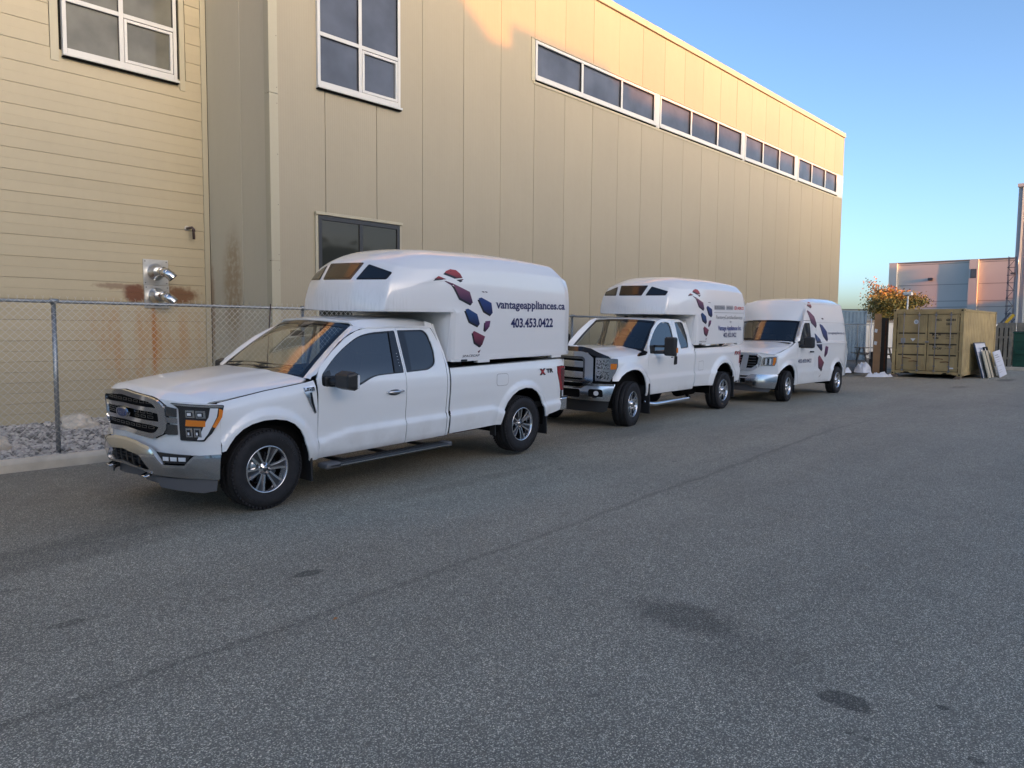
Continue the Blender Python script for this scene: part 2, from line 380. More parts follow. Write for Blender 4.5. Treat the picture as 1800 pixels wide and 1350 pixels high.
def sheet(name, outline, fn, m, parent=None, step=.05, holes=(), rim=.02, mirror=False, bev=0):
    """curved panel: a 2D outline cut out of the surface fn(u,v), with folded edges. fn must give an outward left-handed-free surface; rim folds along -normal"""
    loops = [dens(outline, step)]+[dens(h, step) for h in holes]
    vs = []; es = []
    for lp in loops:
        s = len(vs); vs += lp; es += [(s+i, s+(i+1) % len(lp)) for i in range(len(lp))]
    nb = len(vs)
    us = [p[0] for p in loops[0]]; ws = [p[1] for p in loops[0]]
    nu = int((max(us)-min(us))/step)+1; nv = int((max(ws)-min(ws))/step)+1
    for i in range(nu+1):
        for j in range(nv+1):
            p = (min(us)+(i+.5*(j % 2))*step, min(ws)+j*step)
            if inside(p, loops[0]) and not any(inside(p, h) for h in loops[1:]):
                ok = True
                for s_, e_ in es:
                    a = vs[s_]
                    if abs(a[0]-p[0]) < step*2.2 and abs(a[1]-p[1]) < step*2.2 and segd(p, a, vs[e_]) < step*.42: ok = False; break
                if ok: vs.append(p)
    v2, _, f2, ov, _, _ = delaunay_2d_cdt([Vector(p) for p in vs], es, [], 0, 1e-7)
    b = bmesh.new(); P = [b.verts.new(fn(p.x, p.y)) for p in v2]
    def nrm(u, v_):
        e = .004; du = Vector(fn(u+e, v_))-Vector(fn(u-e, v_)); dv = Vector(fn(u, v_+e))-Vector(fn(u, v_-e)); return du.cross(dv).normalized()
    for f in f2:
        c = (sum(v2[i].x for i in f)/3, sum(v2[i].y for i in f)/3)
        if inside(c, loops[0]) and not any(inside(c, h) for h in loops[1:]):
            try: q = b.faces.new([P[i] for i in f]); q.smooth = True
            except ValueError: pass
    if rim:
        for li, lp in enumerate(loops):
            sgn = 1 if area(lp) > 0 else -1
            A = [b.verts.new(fn(*p)) for p in lp]
            B = [b.verts.new(Vector(fn(*p))-nrm(*p)*rim) for p in lp]
            for i in range(len(lp)):
                j = (i+1) % len(lp); q = (A[i], B[i], B[j], A[j])
                b.faces.new(q if sgn > 0 else q[::-1])
    loose = [v for v in b.verts if not v.link_faces]; bmesh.ops.delete(b, geom=loose, context='VERTS')
    o = obj(name, b, m, parent)
    if mirror:
        c = o.copy(); COL.objects.link(c); c.scale = (1, -1, 1); return o, c
    return o
def interp(tab, t):
    if t <= tab[0][0]: return tab[0][1]
    for (a, p), (b_, q) in zip(tab, tab[1:]):
        if t <= b_: return p+(q-p)*(t-a)/(b_-a)
    return tab[-1][1]
def sst(a, b_, t):
    t = max(0, min(1, (t-a)/(b_-a))); return t*t*(3-2*t)
def sm_interp(tab, t, w_=.012): return (interp(tab, t-w_)+interp(tab, t)*2+interp(tab, t+w_))/4
def arc(cx, cz, r, a0, a1, n=16, rx=None):
    rx = rx or r
    return [(cx+rx*math.cos(math.radians(a0+(a1-a0)*i/n)), cz+r*math.sin(math.radians(a0+(a1-a0)*i/n))) for i in range(n+1)]
def solid(name, poly, fn, thick, m, parent=None, step=.06):
    """flat-ish solid: outline on fn(u,v) thickened by normal"""
    return sheet(name, poly, fn, m, parent, step, rim=thick)
def text_on(name, body, fn, x0, x1, z0, h, m, parent, off=.003, bold=0., shear=0., maxedge=.15):
    cu = bpy.data.curves.new(name, 'FONT'); cu.body = body; cu.size = 1; cu.offset = bold; cu.shear = shear; cu.resolution_u = 3
    t = bpy.data.objects.new(name, cu); me = bpy.data.meshes.new_from_object(t)
    xs = [v.co.x for v in me.vertices]; a, c = min(xs), max(xs)
    b = bmesh.new(); b.from_mesh(me); bpy.data.meshes.remove(me); bpy.data.objects.remove(t)
    for v in b.verts:
        u = x0+(v.co.x-a)/(c-a)*(x1-x0); w_ = z0+v.co.y/.70*h
        p = Vector(fn(u, w_)); e = .01
        n = (Vector(fn(u+e, w_))-Vector(fn(u-e, w_))).cross(Vector(fn(u, w_+e))-Vector(fn(u, w_-e))).normalized()
        v.co = p+n*off
    return obj(name, b, m, parent)
_gw = {}
def ink(s_, bold):
    if (s_, bold) not in _gw:
        cu = bpy.data.curves.new('g', 'FONT'); cu.body = s_; cu.size = 1; cu.offset = bold; t = bpy.data.objects.new('g', cu); me = bpy.data.meshes.new_from_object(t)
        xs = [v.co.x for v in me.vertices]; _gw[s_, bold] = (min(xs), max(xs)); bpy.data.meshes.remove(me); bpy.data.objects.remove(t)
    return _gw[s_, bold]
SERIF = {'v': [(.08, .50), (.92, .50)], 'a': [(.95, 0)], 'n': [(.12, 0), (.88, 0), (.08, .50)], 'p': [(.15, -.20), (.08, .50)], 'l': [(.5, 0), (.3, .74)], 'i': [(.5, 0), (.3, .50)], 't': [(.6, 0)], '4': [(.72, 0)], 'V': [(.08, .7), (.92, .7)], 'A': [(.08, 0), (.92, 0)], 'I': [(.5, 0), (.5, .7)]}
def serif_text_on(name, body, fn, x0, x1, z0, h, m, parent, off=.003, bold=0.):
    o = text_on(name, body, fn, x0, x1, z0, h, m, parent, off, bold)
    a, c = ink(body, bold); k_ = (x1-x0)/(c-a); b = bmesh.new(); b.from_mesh(o.data)
    for i, ch in enumerate(body):
        if ch not in SERIF: continue
        r = ink(body[:i+1], bold)[1]; g = ink(ch, bold); l = r-(g[1]-g[0])
        for fx, fz in SERIF[ch]:
            cx = l+(r-l)*fx; q = [(cx-.115, fz-.0), (cx+.115, fz-.0), (cx+.115, fz+.045), (cx-.115, fz+.045)]
            b.faces.new([b.verts.new(Vector(fn(x0+(px-a)*k_, z0+(pz-(.03 if fz > .1 else 0))/.70*h))+Vector((0, -off-.0008, 0))) for px, pz in q])
    b.to_mesh(o.data); b.free(); return o
def poly_on(name, poly, fn, m, parent, off=.003):
    def g(u, v_):
        e = .01; p = Vector(fn(u, v_)); n = (Vector(fn(u+e, v_))-Vector(fn(u-e, v_))).cross(Vector(fn(u, v_+e))-Vector(fn(u, v_-e))).normalized(); return p+n*off
    return sheet(name, poly, g, m, parent, .06, rim=0)
# ================================================================ vehicles
def gridmesh(name, fn, nu, nv, m, parent=None, smooth=True):
    b = bmesh.new(); g = [[b.verts.new(fn(i/nu, j/nv)) for j in range(nv+1)] for i in range(nu+1)]
    for i in range(nu):
        for j in range(nv):
            f = b.faces.new((g[i][j], g[i+1][j], g[i+1][j+1], g[i][j+1])); f.smooth = smooth
    return obj(name, b, m, parent)
def lerp(a, b_, t): return a+(b_-a)*t
def make_wheel(parent, x, y, z, R_, Wd, style, steer=0, side=-1):
    """tyre mesh named wheel with rim, spokes, disc and nuts as children; outer face towards side*y"""
    s = Wd/2
    rr = {'chrome6': .236, 'chrome8': .236, 'steel5': .222}[style]
    prof = [(rr-.01, -s+.03), (rr+.012, -s+.012), (rr+.03, -s+.006), (lerp(rr, R_, .45), -s-.006), (lerp(rr, R_, .72), -s-.003), (R_-.035, -s+.008), (R_-.014, -s+.022), (R_-.004, -s+.04)]
    ys = [-s+.046]
    for q in (-.33, 0, .33):
        c = q*Wd; prof += [(R_, c-.012-.02), (R_, c-.006), (R_-.010, c-.0045), (R_-.010, c+.0045), (R_, c+.006)]
    prof += [(R_-.004, s-.04), (R_-.014, s-.022), (R_-.035, s-.008), (lerp(rr, R_, .45), s+.004), (rr+.02, s-.01), (rr-.01, s-.03)]
    b = bmesh.new(); bm_lathe(b, prof, 72)
    # shoulder tread blocks
    n = 56
    for i in range(n):
        a = 2*PI*i/n
        for sg in (-1, 1):
            mt = Matrix.Rotation(a+sg*.02, 4, 'Y') @ Matrix.Translation((R_-.014, sg*(s-.033), 0))
            vs = bm_box(b, (-.012, -.026, -.012), (.008, .026, .012)); bmesh.ops.transform(b, matrix=mt, verts=vs)
            mt = Matrix.Rotation(a+.06, 4, 'Y') @ Matrix.Translation((R_-.006, sg*Wd*.16, 0))
            vs = bm_box(b, (-.008, -.02, -.012), (.0065, .02, .012)); bmesh.ops.transform(b, matrix=mt, verts=vs)
    wo_ = obj('wheel', b, 'tyre_rubber', parent); wo_.location = (x, y, z)
    wo_.rotation_euler = (0, random.random()*6, steer) if side < 0 else (0, random.random()*6, steer+PI)
    # raised sidewall lettering band
    b = bmesh.new()
    for k0 in (0, PI):
        a = k0
        for i in range(14):
            a += random.choice((.055, .075, .06)); hh = .011
            mt = Matrix.Rotation(a, 4, 'Y') @ Matrix.Translation((lerp(rr, R_, .55), -s-.0065, 0))
            vs = bm_box(b, (-hh, -.0012, -.007), (hh, .001, -.003)); bmesh.ops.transform(b, matrix=mt, verts=vs)
            vs = bm_box(b, (random.choice((-hh, 0, hh-.004)), -.0012, -.003), (hh, .001, .006)); bmesh.ops.transform(b, matrix=mt, verts=vs)
    obj('sidewall_lettering', b, 'black_plastic', wo_)
    # rim barrel
    lip = [(rr+.004, -s+.022), (rr+.006, -s+.012), (rr-.004, -s+.008), (rr-.012, -s+.016), (rr-.018, -s+.05), (rr-.03, -s+.10), (rr-.035, s-.06), (rr-.02, s-.03)]
    b = bmesh.new(); bm_lathe(b, lip, 64); obj('rim', b, 'rim_metal' if style != 'steel5' else 'chrome', wo_)
    lathe('brake_disc', [(0, -s+.115), (.165, -s+.115), (.165, -s+.13), (0, -s+.13)], 'dull_chrome', wo_, 40)
    lathe('wheel_backing', [(0, -s+.15), (rr-.03, -s+.15)], 'liner_black', wo_, 32)
    rt = bmesh.new()
    def spoke(b, pts0, pts1, y0f, th):  # polygon in (r along local x, lateral z)
        poly = pts0; top = []; bot = []
        for (r, l) in poly:
            yy = y0f(r); top.append(b.verts.new((r, yy, l))); bot.append(b.verts.new((r, yy+th, l)))
        b.faces.new(top[::-1]); n = len(top)
        for i in range(n): b.faces.new((top[i], top[(i+1) % n], bot[(i+1) % n], bot[i]))
    yf = lambda r: -s+.030-.0*(r)+.035*(1-min(1, r/.21))+.0
    if style == 'chrome6':
        bm_lathe(rt, [(0, -s+.052), (.03, -s+.052), (.034, -s+.058), (.062, -s+.062), (.074, -s+.075), (.074, -s+.11)], 32)
        obj('hub', rt, 'rim_metal', wo_); b = bmesh.new(); bm_lathe(b, [(0, -s+.047), (.026, -s+.047), (.031, -s+.055)], 24); obj('hub_cap', b, 'dark_chrome', wo_)
        for i in range(6):
            b = bmesh.new()
            # two bright legs with a dark recessed floor between them, like the machined wheel
            spoke(b, [(.052, -.026), (.15, -.040), (.225, -.060), (.228, -.034), (.15, -.020), (.06, -.010)], 0, yf, .045)
            spoke(b, [(.06, .010), (.15, .020), (.228, .034), (.225, .060), (.15, .040), (.052, .026)], 0, yf, .045)
            bmesh.ops.transform(b, matrix=Matrix.Rotation(2*PI*i/6, 4, 'Y'), verts=b.verts); obj('spoke', b, 'rim_metal', wo_)
            b = bmesh.new(); spoke(b, [(.06, -.018), (.16, -.024), (.228, -.038), (.228, .038), (.16, .024), (.06, .018)], 0, lambda r: yf(r)+.014, .03)
            bmesh.ops.transform(b, matrix=Matrix.Rotation(2*PI*i/6, 4, 'Y'), verts=b.verts); obj('spoke_recess', b, 'rim_dark', wo_)
        nl = 6; nr = .052
    elif style == 'chrome8':
        bm_lathe(rt, [(0, -s+.012), (.045, -s+.012), (.055, -s+.02), (.06, -s+.05), (.10, -s+.055), (.12, -s+.06)], 40); obj('hub', rt, 'chrome', wo_)
        for i in range(5):
            b = bmesh.new()
            spoke(b, [(.075, -.045), (.16, -.040), (.226, -.070), (.23, -.045), (.165, -.012), (.165, .012), (.23, .045), (.226, .070), (.16, .040), (.075, .045)], 0, lambda r: -s+.045-.02*(r/.23), .05)
            bmesh.ops.transform(b, matrix=Matrix.Rotation(2*PI*i/5, 4, 'Y'), verts=b.verts); obj('spoke', b, 'chrome', wo_)
        nl = 8; nr = .078
    else:
        bm_lathe(rt, [(0, -s+.03), (.05, -s+.03), (.056, -s+.04), (.06, -s+.06), (.10, -s+.065), (.115, -s+.06)], 40); obj('hub', rt, 'chrome', wo_)
        for i in range(6):
            b = bmesh.new(); spoke(b, [(.08, -.03), (.15, -.033), (.215, -.055), (.22, 0), (.215, .055), (.15, .033), (.08, .03)], 0, lambda r: -s+.055-.025*(r/.22), .04)
            bmesh.ops.transform(b, matrix=Matrix.Rotation(2*PI*i/6, 4, 'Y'), verts=b.verts); obj('spoke', b, 'chrome', wo_)
        nl = 6; nr = .08
    y0 = {'chrome6': -s+.045, 'chrome8': -s+.035, 'steel5': -s+.048}[style]
    me = None
    for i in range(nl):
        a = 2*PI*(i+.5)/nl
        if me is None:
            b = bmesh.new(); bm_lathe(b, [(0, -.006), (.008, -.006), (.011, 0), (.011, .03)], 6); me = bpy.data.meshes.new('lug_nut'); b.to_mesh(me); b.free(); me.materials.append(MATS['rim_dark'] if style == 'chrome6' else MATS['chrome'])
        o = bpy.data.objects.new('lug_nut', me); link(o, wo_); o.location = (nr*math.cos(a), y0, nr*math.sin(a))
    return wo_
def wheel_set(root, xs, y, z, R_, Wd, style, steer=0, backboth=True, hw=.93):
    for i, x in enumerate(xs):
        for sd in (-1, 1): make_wheel(root, x, sd*y, z, R_, Wd, style, steer if i == 0 else 0, sd)
def liner(root, x, z, r, hw, depth=.42):
    for sd in (-1, 1):
        b = bmesh.new()
        y0, y1 = sd*(hw-.015), sd*(hw-depth); n = 20; P = []
        for i in range(n+1):
            a = math.radians(-8+196*i/n); P.append((b.verts.new((x+r*math.cos(a), y0, z+r*math.sin(a))), b.verts.new((x+r*math.cos(a), y1, z+r*math.sin(a)))))
        for p, q in zip(P, P[1:]): b.faces.new((p[0], p[1], q[1], q[0]))
        b.faces.new([p[1] for p in P]); obj('wheel_arch_liner', b, 'liner_black', root)
def mudflap(root, x, y, z0, z1, w_=.26, lean=.03, m='black_plastic'):
    b = bmesh.new()
    vs = bm_box(b, (-.012, -w_/2, z0), (.012, w_/2, z1), .006)
    for v in b.verts: v.co.x += x+lean*(z1-v.co.z); v.co.y += y
    return obj('mud_flap', b, m, root)
def mk_decals(par, fn, P, tail=True):
    """P: dict of polygons in (x,z)"""
    cols = {'A': ((.36, .035, .04), (.07, .008, .015)), 'B': ((.34, .03, .04), (.05, .01, .02)), 'Ct': ((.10, .02, .06), (.10, .02, .06)), 'C': ((.17, .05, .10), (.035, .012, .055)), 'D': ((.03, .02, .04), (.03, .02, .04)),
            'E': ((.015, .04, .17), (.01, .012, .07)), 'F': ((.012, .05, .17), (.008, .012, .06)), 'G': ((.14, .04, .12), (.05, .012, .05)), 'H': ((.20, .04, .075), (.06, .012, .03)), 'I': ((.12, .03, .06), (.03, .01, .02))}
    for k_, pl in P.items():
        if area(pl) < 0: pl = pl[::-1]
        zs = [p[1] for p in pl]
        cx = sum(p[0] for p in pl)/len(pl); cz = sum(zs)/len(zs)
        if len(k_) == 1 and k_ not in 'DI':
            sh = [(p[0]-.022, p[1]-.022) for p in pl]; poly_on('decal_shadow', sh, fn, 'decal_black', par, .002)
        nm = 'decal_%s_%.3f' % (k_, min(zs))
        if nm not in MATS: grad(nm, cols[k_][1], cols[k_][0], min(zs), lerp(min(zs), max(zs), .8))
        if k_ == 'D':
            for s_ in (-.03, .03): poly_on('decal', [(p[0]*.6+cx*.4+s_, p[1]*.45+cz*.55) for p in pl], fn, nm, par, .0035)
        else: poly_on('decal', pl, fn, nm, par, .0035)
DEC = dict(A=[(2.57, 2.503), (2.646, 2.528), (2.74, 2.521), (2.809, 2.48), (2.862, 2.406), (2.827, 2.393), (2.706, 2.441), (2.545, 2.482)],
    B=[(2.373, 2.392), (2.446, 2.435), (2.57, 2.4), (2.487, 2.391)], Ct=[(2.471, 2.402), (2.689, 2.347), (2.655, 2.323)],
    C=[(2.655, 2.358), (2.969, 2.256), (3.024, 2.12), (2.997, 2.102), (2.793, 2.175), (2.698, 2.313)], D=[(3.197, 2.269), (3.243, 2.282), (3.309, 2.26), (3.272, 2.241)],
    E=[(3.133, 2.177), (3.188, 2.19), (3.387, 2.121), (3.413, 1.991), (3.379, 1.966), (3.246, 2.015)], F=[(2.882, 2.029), (2.935, 2.042), (3.107, 1.971), (3.158, 1.844), (3.132, 1.82), (2.963, 1.881)],
    G=[(3.266, 1.88), (3.37, 1.886), (3.352, 1.806), (3.286, 1.757), (3.252, 1.776)], H=[(3.023, 1.742), (3.054, 1.754), (3.267, 1.678), (3.212, 1.569), (3.175, 1.557), (3.068, 1.609)], I=[(3.124, 1.486), (3.185, 1.508), (3.148, 1.461)])
from mathutils.bvhtree import BVHTree
def make_cap(root, dx, dz, which):
    L = [
     [(1.56, 0, 1.985), (1.58, .35, 1.985), (1.70, .775, 1.985), (2.05, .905, 1.985), (2.62, .99, 1.985), (3.9, 1.005, 1.985), (5.1, 1.005, 1.985), (5.27, .965, 1.985), (5.30, .5, 1.985), (5.30, 0, 1.985)],
     [(1.55, 0, 2.14), (1.575, .36, 2.14), (1.72, .79, 2.14), (2.07, .91, 2.14), (2.62, .99, 2.14), (3.9, 1.005, 2.14), (5.1, 1.005, 2.14), (5.27, .965, 2.14), (5.30, .5, 2.14), (5.30, 0, 2.14)],
     [(1.595, 0, 2.35), (1.62, .35, 2.35), (1.79, .77, 2.35), (2.10, .90, 2.35), (2.62, .98, 2.35), (3.9, .995, 2.35), (5.1, .995, 2.35), (5.26, .95, 2.35), (5.29, .5, 2.35), (5.29, 0, 2.35)],
     [(1.80, 0, 2.62), (1.82, .36, 2.61), (1.93, .72, 2.54), (2.16, .87, 2.50), (2.62, .965, 2.53), (3.9, .975, 2.56), (5.02, .97, 2.52), (5.22, .92, 2.48), (5.26, .5, 2.50), (5.26, 0, 2.50)],
     [(2.02, 0, 2.735), (2.04, .34, 2.725), (2.12, .60, 2.67), (2.26, .75, 2.65), (2.65, .86, 2.70), (3.9, .88, 2.73), (4.90, .86, 2.68), (5.10, .80, 2.62), (5.14, .45, 2.67), (5.14, 0, 2.68)],
     [(2.35, 0, 2.79), (2.36, .30, 2.78), (2.38, .50, 2.765), (2.44, .58, 2.755), (2.75, .62, 2.79), (3.9, .62, 2.81), (4.75, .60, 2.76), (4.92, .56, 2.72), (4.95, .35, 2.735), (4.95, 0, 2.74)]]
    b = bmesh.new(); cr = b.edges.layers.float.new('crease_edge')
    def V(p, s=1): return b.verts.new((p[0]+dx, p[1]*s, p[2]+dz))
    G = {}
    for li, row in enumerate(L):
        for k_, p in enumerate(row):
            G[li, k_, -1] = V(p, -1)
            G[li, k_, 1] = G[li, k_, -1] if p[1] == 0 else V(p, 1)
    low = {}
    for k_ in range(4, 10):
        x, y, z = L[0][k_]
        if k_ == 4: x = 2.64
        low[k_, -1] = V((x, y, 1.37), -1); low[k_, 1] = low[k_, -1] if y == 0 else V((x, y, 1.37), 1)
    def F(vs, s):
        vs = [v for i, v in enumerate(vs) if v not in vs[:i]]
        if len(vs) < 3: return
        try: f = b.faces.new(vs if s < 0 else vs[::-1]); f.smooth = True
        except ValueError: pass
    for s in (-1, 1):
        for li in range(5):
            for k_ in range(9): F([G[li, k_, s], G[li, k_+1, s], G[li+1, k_+1, s], G[li+1, k_, s]], s)
        for k_ in range(4, 9): F([low[k_, s], low[k_+1, s], G[0, k_+1, s], G[0, k_, s]], s)
        # roof: fill between the innermost row and the centre line
        cs = [V((x, 0, z)) for x, z in ((2.9, 2.83), (3.9, 2.85), (4.7, 2.80))] if s == -1 else cs
        F([G[5, 0, s], G[5, 1, s], G[5, 4, s], cs[0]], s); F([G[5, 1, s], G[5, 2, s], G[5, 3, s], G[5, 4, s]], s)
        F([cs[0], G[5, 4, s], G[5, 5, s], cs[1]], s); F([cs[1], G[5, 5, s], G[5, 6, s], cs[2]], s)
        F([cs[2], G[5, 6, s], G[5, 8, s], G[5, 9, s]], s); F([G[5, 6, s], G[5, 7, s], G[5, 8, s]], s)
        # underside over the cab
        for k_ in range(3): pass
    # underside quads across
    for k_ in range(0, 4):
        if k_ == 0: F([G[0, 0, -1], G[0, 1, 1], G[0, 1, -1]], -1) if False else None
    F([G[0, 1, -1], G[0, 0, -1], G[0, 1, 1]], 1)
    for k_ in range(1, 4): F([G[0, k_, -1], G[0, k_+1, -1], G[0, k_+1, 1], G[0, k_, 1]], 1)
    F([low[4, -1], G[0, 4, -1], G[0, 4, 1], low[4, 1]], -1)  # front wall behind the cab
    b.normal_update(); bmesh.ops.recalc_face_normals(b, faces=b.faces)
    def cz(v1, v2, c):
        e = b.edges.get((v1, v2))
        if e: e[cr] = c
    for s in (-1, 1):
        for k_ in range(4): cz(G[0, k_, s], G[0, k_+1, s], .85)
        cz(G[0, 4, s], low[4, s], .9); cz(G[0, 7, s], low[7, s], .7); cz(G[0, 6, s], low[6, s], .6)
        for k_ in range(4, 9): cz(low[k_, s], low[k_+1, s], 1)
        for li in range(5): cz(G[li, 7, s], G[li+1, 7, s], .7); cz(G[li, 6, s], G[li+1, 6, s], .6)
        for li in range(3): cz(G[li, 2, s], G[li+1, 2, s], .62)
        cz(G[3, 2, s], G[4, 2, s], .3)
        for k_ in range(0, 2): cz(G[2, k_, s], G[2, k_+1, s], .45); cz(G[3, k_, s], G[3, k_+1, s], .5)
        for k_ in range(2, 9): cz(G[3, k_, s], G[3, k_+1, s], .55 if k_ < 5 else .8)
        for k_ in range(3, 9): cz(G[4, k_, s], G[4, k_+1, s], .15 if k_ < 5 else .4)
        for li in range(1, 4): cz(G[li, 1, s], G[li+1, 1, s], .35)
    cz(low[4, -1], low[4, 1], 1); cz(G[0, 4, -1], G[0, 4, 1], .6)
    cap = obj('truck_cap', b, 'cap_white', root)
    md = cap.modifiers.new('s', 'SUBSURF'); md.levels = md.render_levels = 4
    dg = bpy.context.evaluated_depsgraph_get(); me = bpy.data.meshes.new_from_object(cap.evaluated_get(dg)); cap.modifiers.clear()
    old = cap.data; cap.data = me; bpy.data.meshes.remove(old)
    me.polygons.foreach_set('use_smooth', [True]*len(me.polygons))
    bt = BVHTree.FromPolygons([v.co for v in me.vertices], [p.vertices for p in me.polygons])
    def side(u, v_):
        h = bt.ray_cast(Vector((u, -3, v_)), Vector((0, 1, 0)))[0]; return h if h else Vector((u, -1.0, v_))
    def front(u, v_):
        h = bt.ray_cast(Vector((-2, -u, v_)), Vector((1, 0, 0)))[0]; return h if h else Vector((1.6+dx, -u, v_))
    mv = lambda pl: [(p[0]+dx, p[1]+dz) for p in pl]
    mz = lambda pl: [(p[0], p[1]+dz) for p in pl]
    # windows on the nose
    wins = [[(-.265, 2.365), (.265, 2.365), (.32, 2.575), (-.32, 2.575)]]
    side_w = [(.345, 2.365), (.725, 2.37), (.74, 2.455), (.40, 2.555)]
    wins += [side_w, [(-x, z) for x, z in side_w][::-1]]
    for q, pl in enumerate(wins):
        pl = mz(pl); cx = sum(p[0] for p in pl)/4; czz = sum(p[1] for p in pl)/4
        fo = sheet('window_frame', rnd(pl, .02), lambda u, v_: front(u, v_)+Vector((-.006, 0, 0)), 'black_trim', cap, .05, rim=.008)
        inn = [(cx+(p[0]-cx)*.86, czz+(p[1]-czz)*.78) for p in pl]
        sheet('window_pane', rnd(inn, .015), lambda u, v_: front(u, v_)+Vector((-.0095, 0, 0)), 'cap_glass' if q == 0 else 'tint_glass', cap, .05, rim=.002)
    mk_decals(cap, side, {k_: mv(p) for k_, p in DEC.items()})
    # raised border mouldings and the lower flange
    bd = [(1.74, 2.035), (1.74, 2.0), (2.61, 2.0), (2.65, 1.96), (2.65, 1.42), (2.705, 1.42), (2.705, 2.00), (2.67, 2.035)]
    poly_on('border_moulding', mv(bd), side, 'cap_white', cap, .007)
    sheet('lower_flange', rnd(mv([(2.66, 1.365), (5.27, 1.385), (5.27, 1.43), (2.66, 1.415)]), .01), lambda u, v_: side(u, max(v_, 1.40+dz))*1+Vector((0, -.012, v_-max(v_, 1.40+dz))), 'cap_white', cap, .12, rim=.012)
    poly_on('crease_moulding', mv([(1.98, 2.315), (2.6, 2.385), (3.5, 2.488), (3.5, 2.495), (2.6, 2.40), (1.98, 2.33)]), side, 'cap_white', cap, .005)
    T_ = lambda nm, s_, x0, x1, z0, h, m_, **kw: text_on(nm, s_, side, x0+0, x1, z0, h, m_, cap, .004, **kw)
    text_on('maker_lettering', 'SPACECAP', side, 2.83+dx, 3.165+dx, 1.42+dz, .028, 'decal_black', cap, .004, bold=.01, shear=.3)
    box('latch', (2.80+dx, -1.022, 1.362+dz), (2.90+dx, -1.0, 1.392+dz), 'black_plastic', cap, .004)
    for xx in (3.12, 4.78): box('clamp', (xx+dx, -1.012, 1.335+dz), (xx+.24+dx, -.93, 1.372+dz), 'cap_white', cap, .008)
    if which == 1:
        serif_text_on('web_lettering', 'vantageappliances.ca', side, 3.484, 5.085, 2.052, .106, 'decal_navy', cap, .004, bold=.024)
        serif_text_on('phone_lettering', '403.453.0422', side, 3.80, 4.79, 1.795, .122, 'decal_navy', cap, .004, bold=.03)
    else:
        poly_on('logo_panel', [(3.335, 2.218), (3.88, 2.222), (3.88, 2.325), (3.335, 2.318)], side, 'decal_midgrey', cap, .003)
        poly_on('logo_panel', [(3.945, 2.228), (4.315, 2.23), (4.315, 2.328), (3.945, 2.325)], side, 'decal_midgrey', cap, .003)
        T_('logo_lettering', 'SUB-ZERO', 3.36, 3.86, 2.243, .055, 'decal_grey', bold=.03)
        T_('logo_lettering', 'WOLF', 3.98, 4.28, 2.250, .055, 'decal_grey', bold=.03)
        poly_on('logo_panel', [(4.40, 2.238), (4.51, 2.24), (4.51, 2.318), (4.40, 2.316)], side, 'decal_red', cap, .003)
        T_('logo_lettering', 'E', 4.43, 4.475, 2.255, .045, 'decal_white', bold=.02)
        T_('logo_lettering', 'ASKO', 4.55, 4.925, 2.245, .066, 'decal_red', bold=.03)
        poly_on('rule_line', [(3.335, 2.155), (4.935, 2.163), (4.935, 2.171), (3.335, 2.163)], side, 'decal_grey', cap, .003)
        T_('service_lettering', 'FactoryCertifiedService', 3.44, 4.86, 2.022, .083, 'decal_grey', bold=.0)
        T_('by_lettering', 'by', 4.165, 4.262, 1.942, .052, 'decal_grey', bold=.015)
        serif_text_on('company_lettering', 'Vantage Appliances Inc.', side, 3.56, 4.83, 1.773, .098, 'decal_blue', cap, .004, bold=.025)
        T_('phone_lettering', '403.453.0422', 3.85, 4.558, 1.617, .10, 'decal_navy', bold=.02)
    return cap

# ================================================================ pickup one (near)
ROLL1 = math.radians(1.5)
T1 = empty('pickup_truck', (3.741, 7.767, .044+.95*math.sin(ROLL1)), (ROLL1, -.0147, .0674))
tag(T1, 'white extended-cab pickup with white camper cap, nearest the camera at the front of the row', 'pickup truck', 'white work vehicles parked along the fence')
T = T1
ZC = [(.3, .615), (.68, .625), (.82, .65), (1.05, .69), (1.3, .695), (3.45, .71), (3.52, .70), (3.66, .645), (4.5, .64), (4.8, .66), (5.3, .66)]
ZT = [(-.5, 1.115), (-.3, 1.145), (0, 1.19), (.3, 1.222), (.5, 1.245), (.6, 1.262), (.7, 1.28), (5.3, 1.30)]
def flare(x, z, cx, cz, r0=.585, r1=.625, amp=.034):
    d = math.hypot(x-cx, z-cz); return amp*(1-sst(r0, r1, d))
def ys1(x, z):
    zc = interp(ZC, x); zt = interp(ZT, x)
    pr = [(.38, .925), (.42, .945), (.46, .972), (zc-.10, .990), (zc-.015, .996), (zc+.012, .968), (zc+.10, .970), (.95, .984), (1.10, .988), (1.19, .980), (1.27, .962), (1.34, .940), (1.5, .880), (1.85, .752), (2.0, .69)]
    if x < .6: pr = [(.38, .925), (.42, .945), (.46, .972), (zc-.10, .988), (zc-.015, .990), (zc+.012, .976), (zc+.10, .976), (.95, .982), (zt-.13, .978), (zt-.05, .962), (zt-.01, .935), (zt+.03, .90)]
    y = sm_interp(pr, z, .01)
    y += flare(x, z, 0.0, .39) + flare(x, z, 4.158, .42, .57, .605)
    if x < -.1: y -= .012*(min(1, (-.1-x)/.42))**2
    if x > 4.9: y -= .04*((x-4.9)/.35)**2
    return y
S1 = lambda x, z: Vector((x, -ys1(x, z), z))
F1x = lambda y, z: -.90+.40*min(abs(y), 1.1)**3-.08*(z-.8)
def W1f(u, z, o=0):
    a = abs(u); s_ = 1 if u > 0 else -1
    if a <= .92: return Vector((F1x(a, z)-o, -u, z))
    t = (a-.92)/.10; x0 = F1x(.92, z)
    x = x0+(-.468-x0)*t; y = .92+.056*(1-(1-min(t, 1.2))**2)
    return Vector((x-o*(1-.8*min(t, 1)), -s_*(y+o*min(1, t)), z))
FO = lambda o: (lambda u, z: W1f(u, z, o))
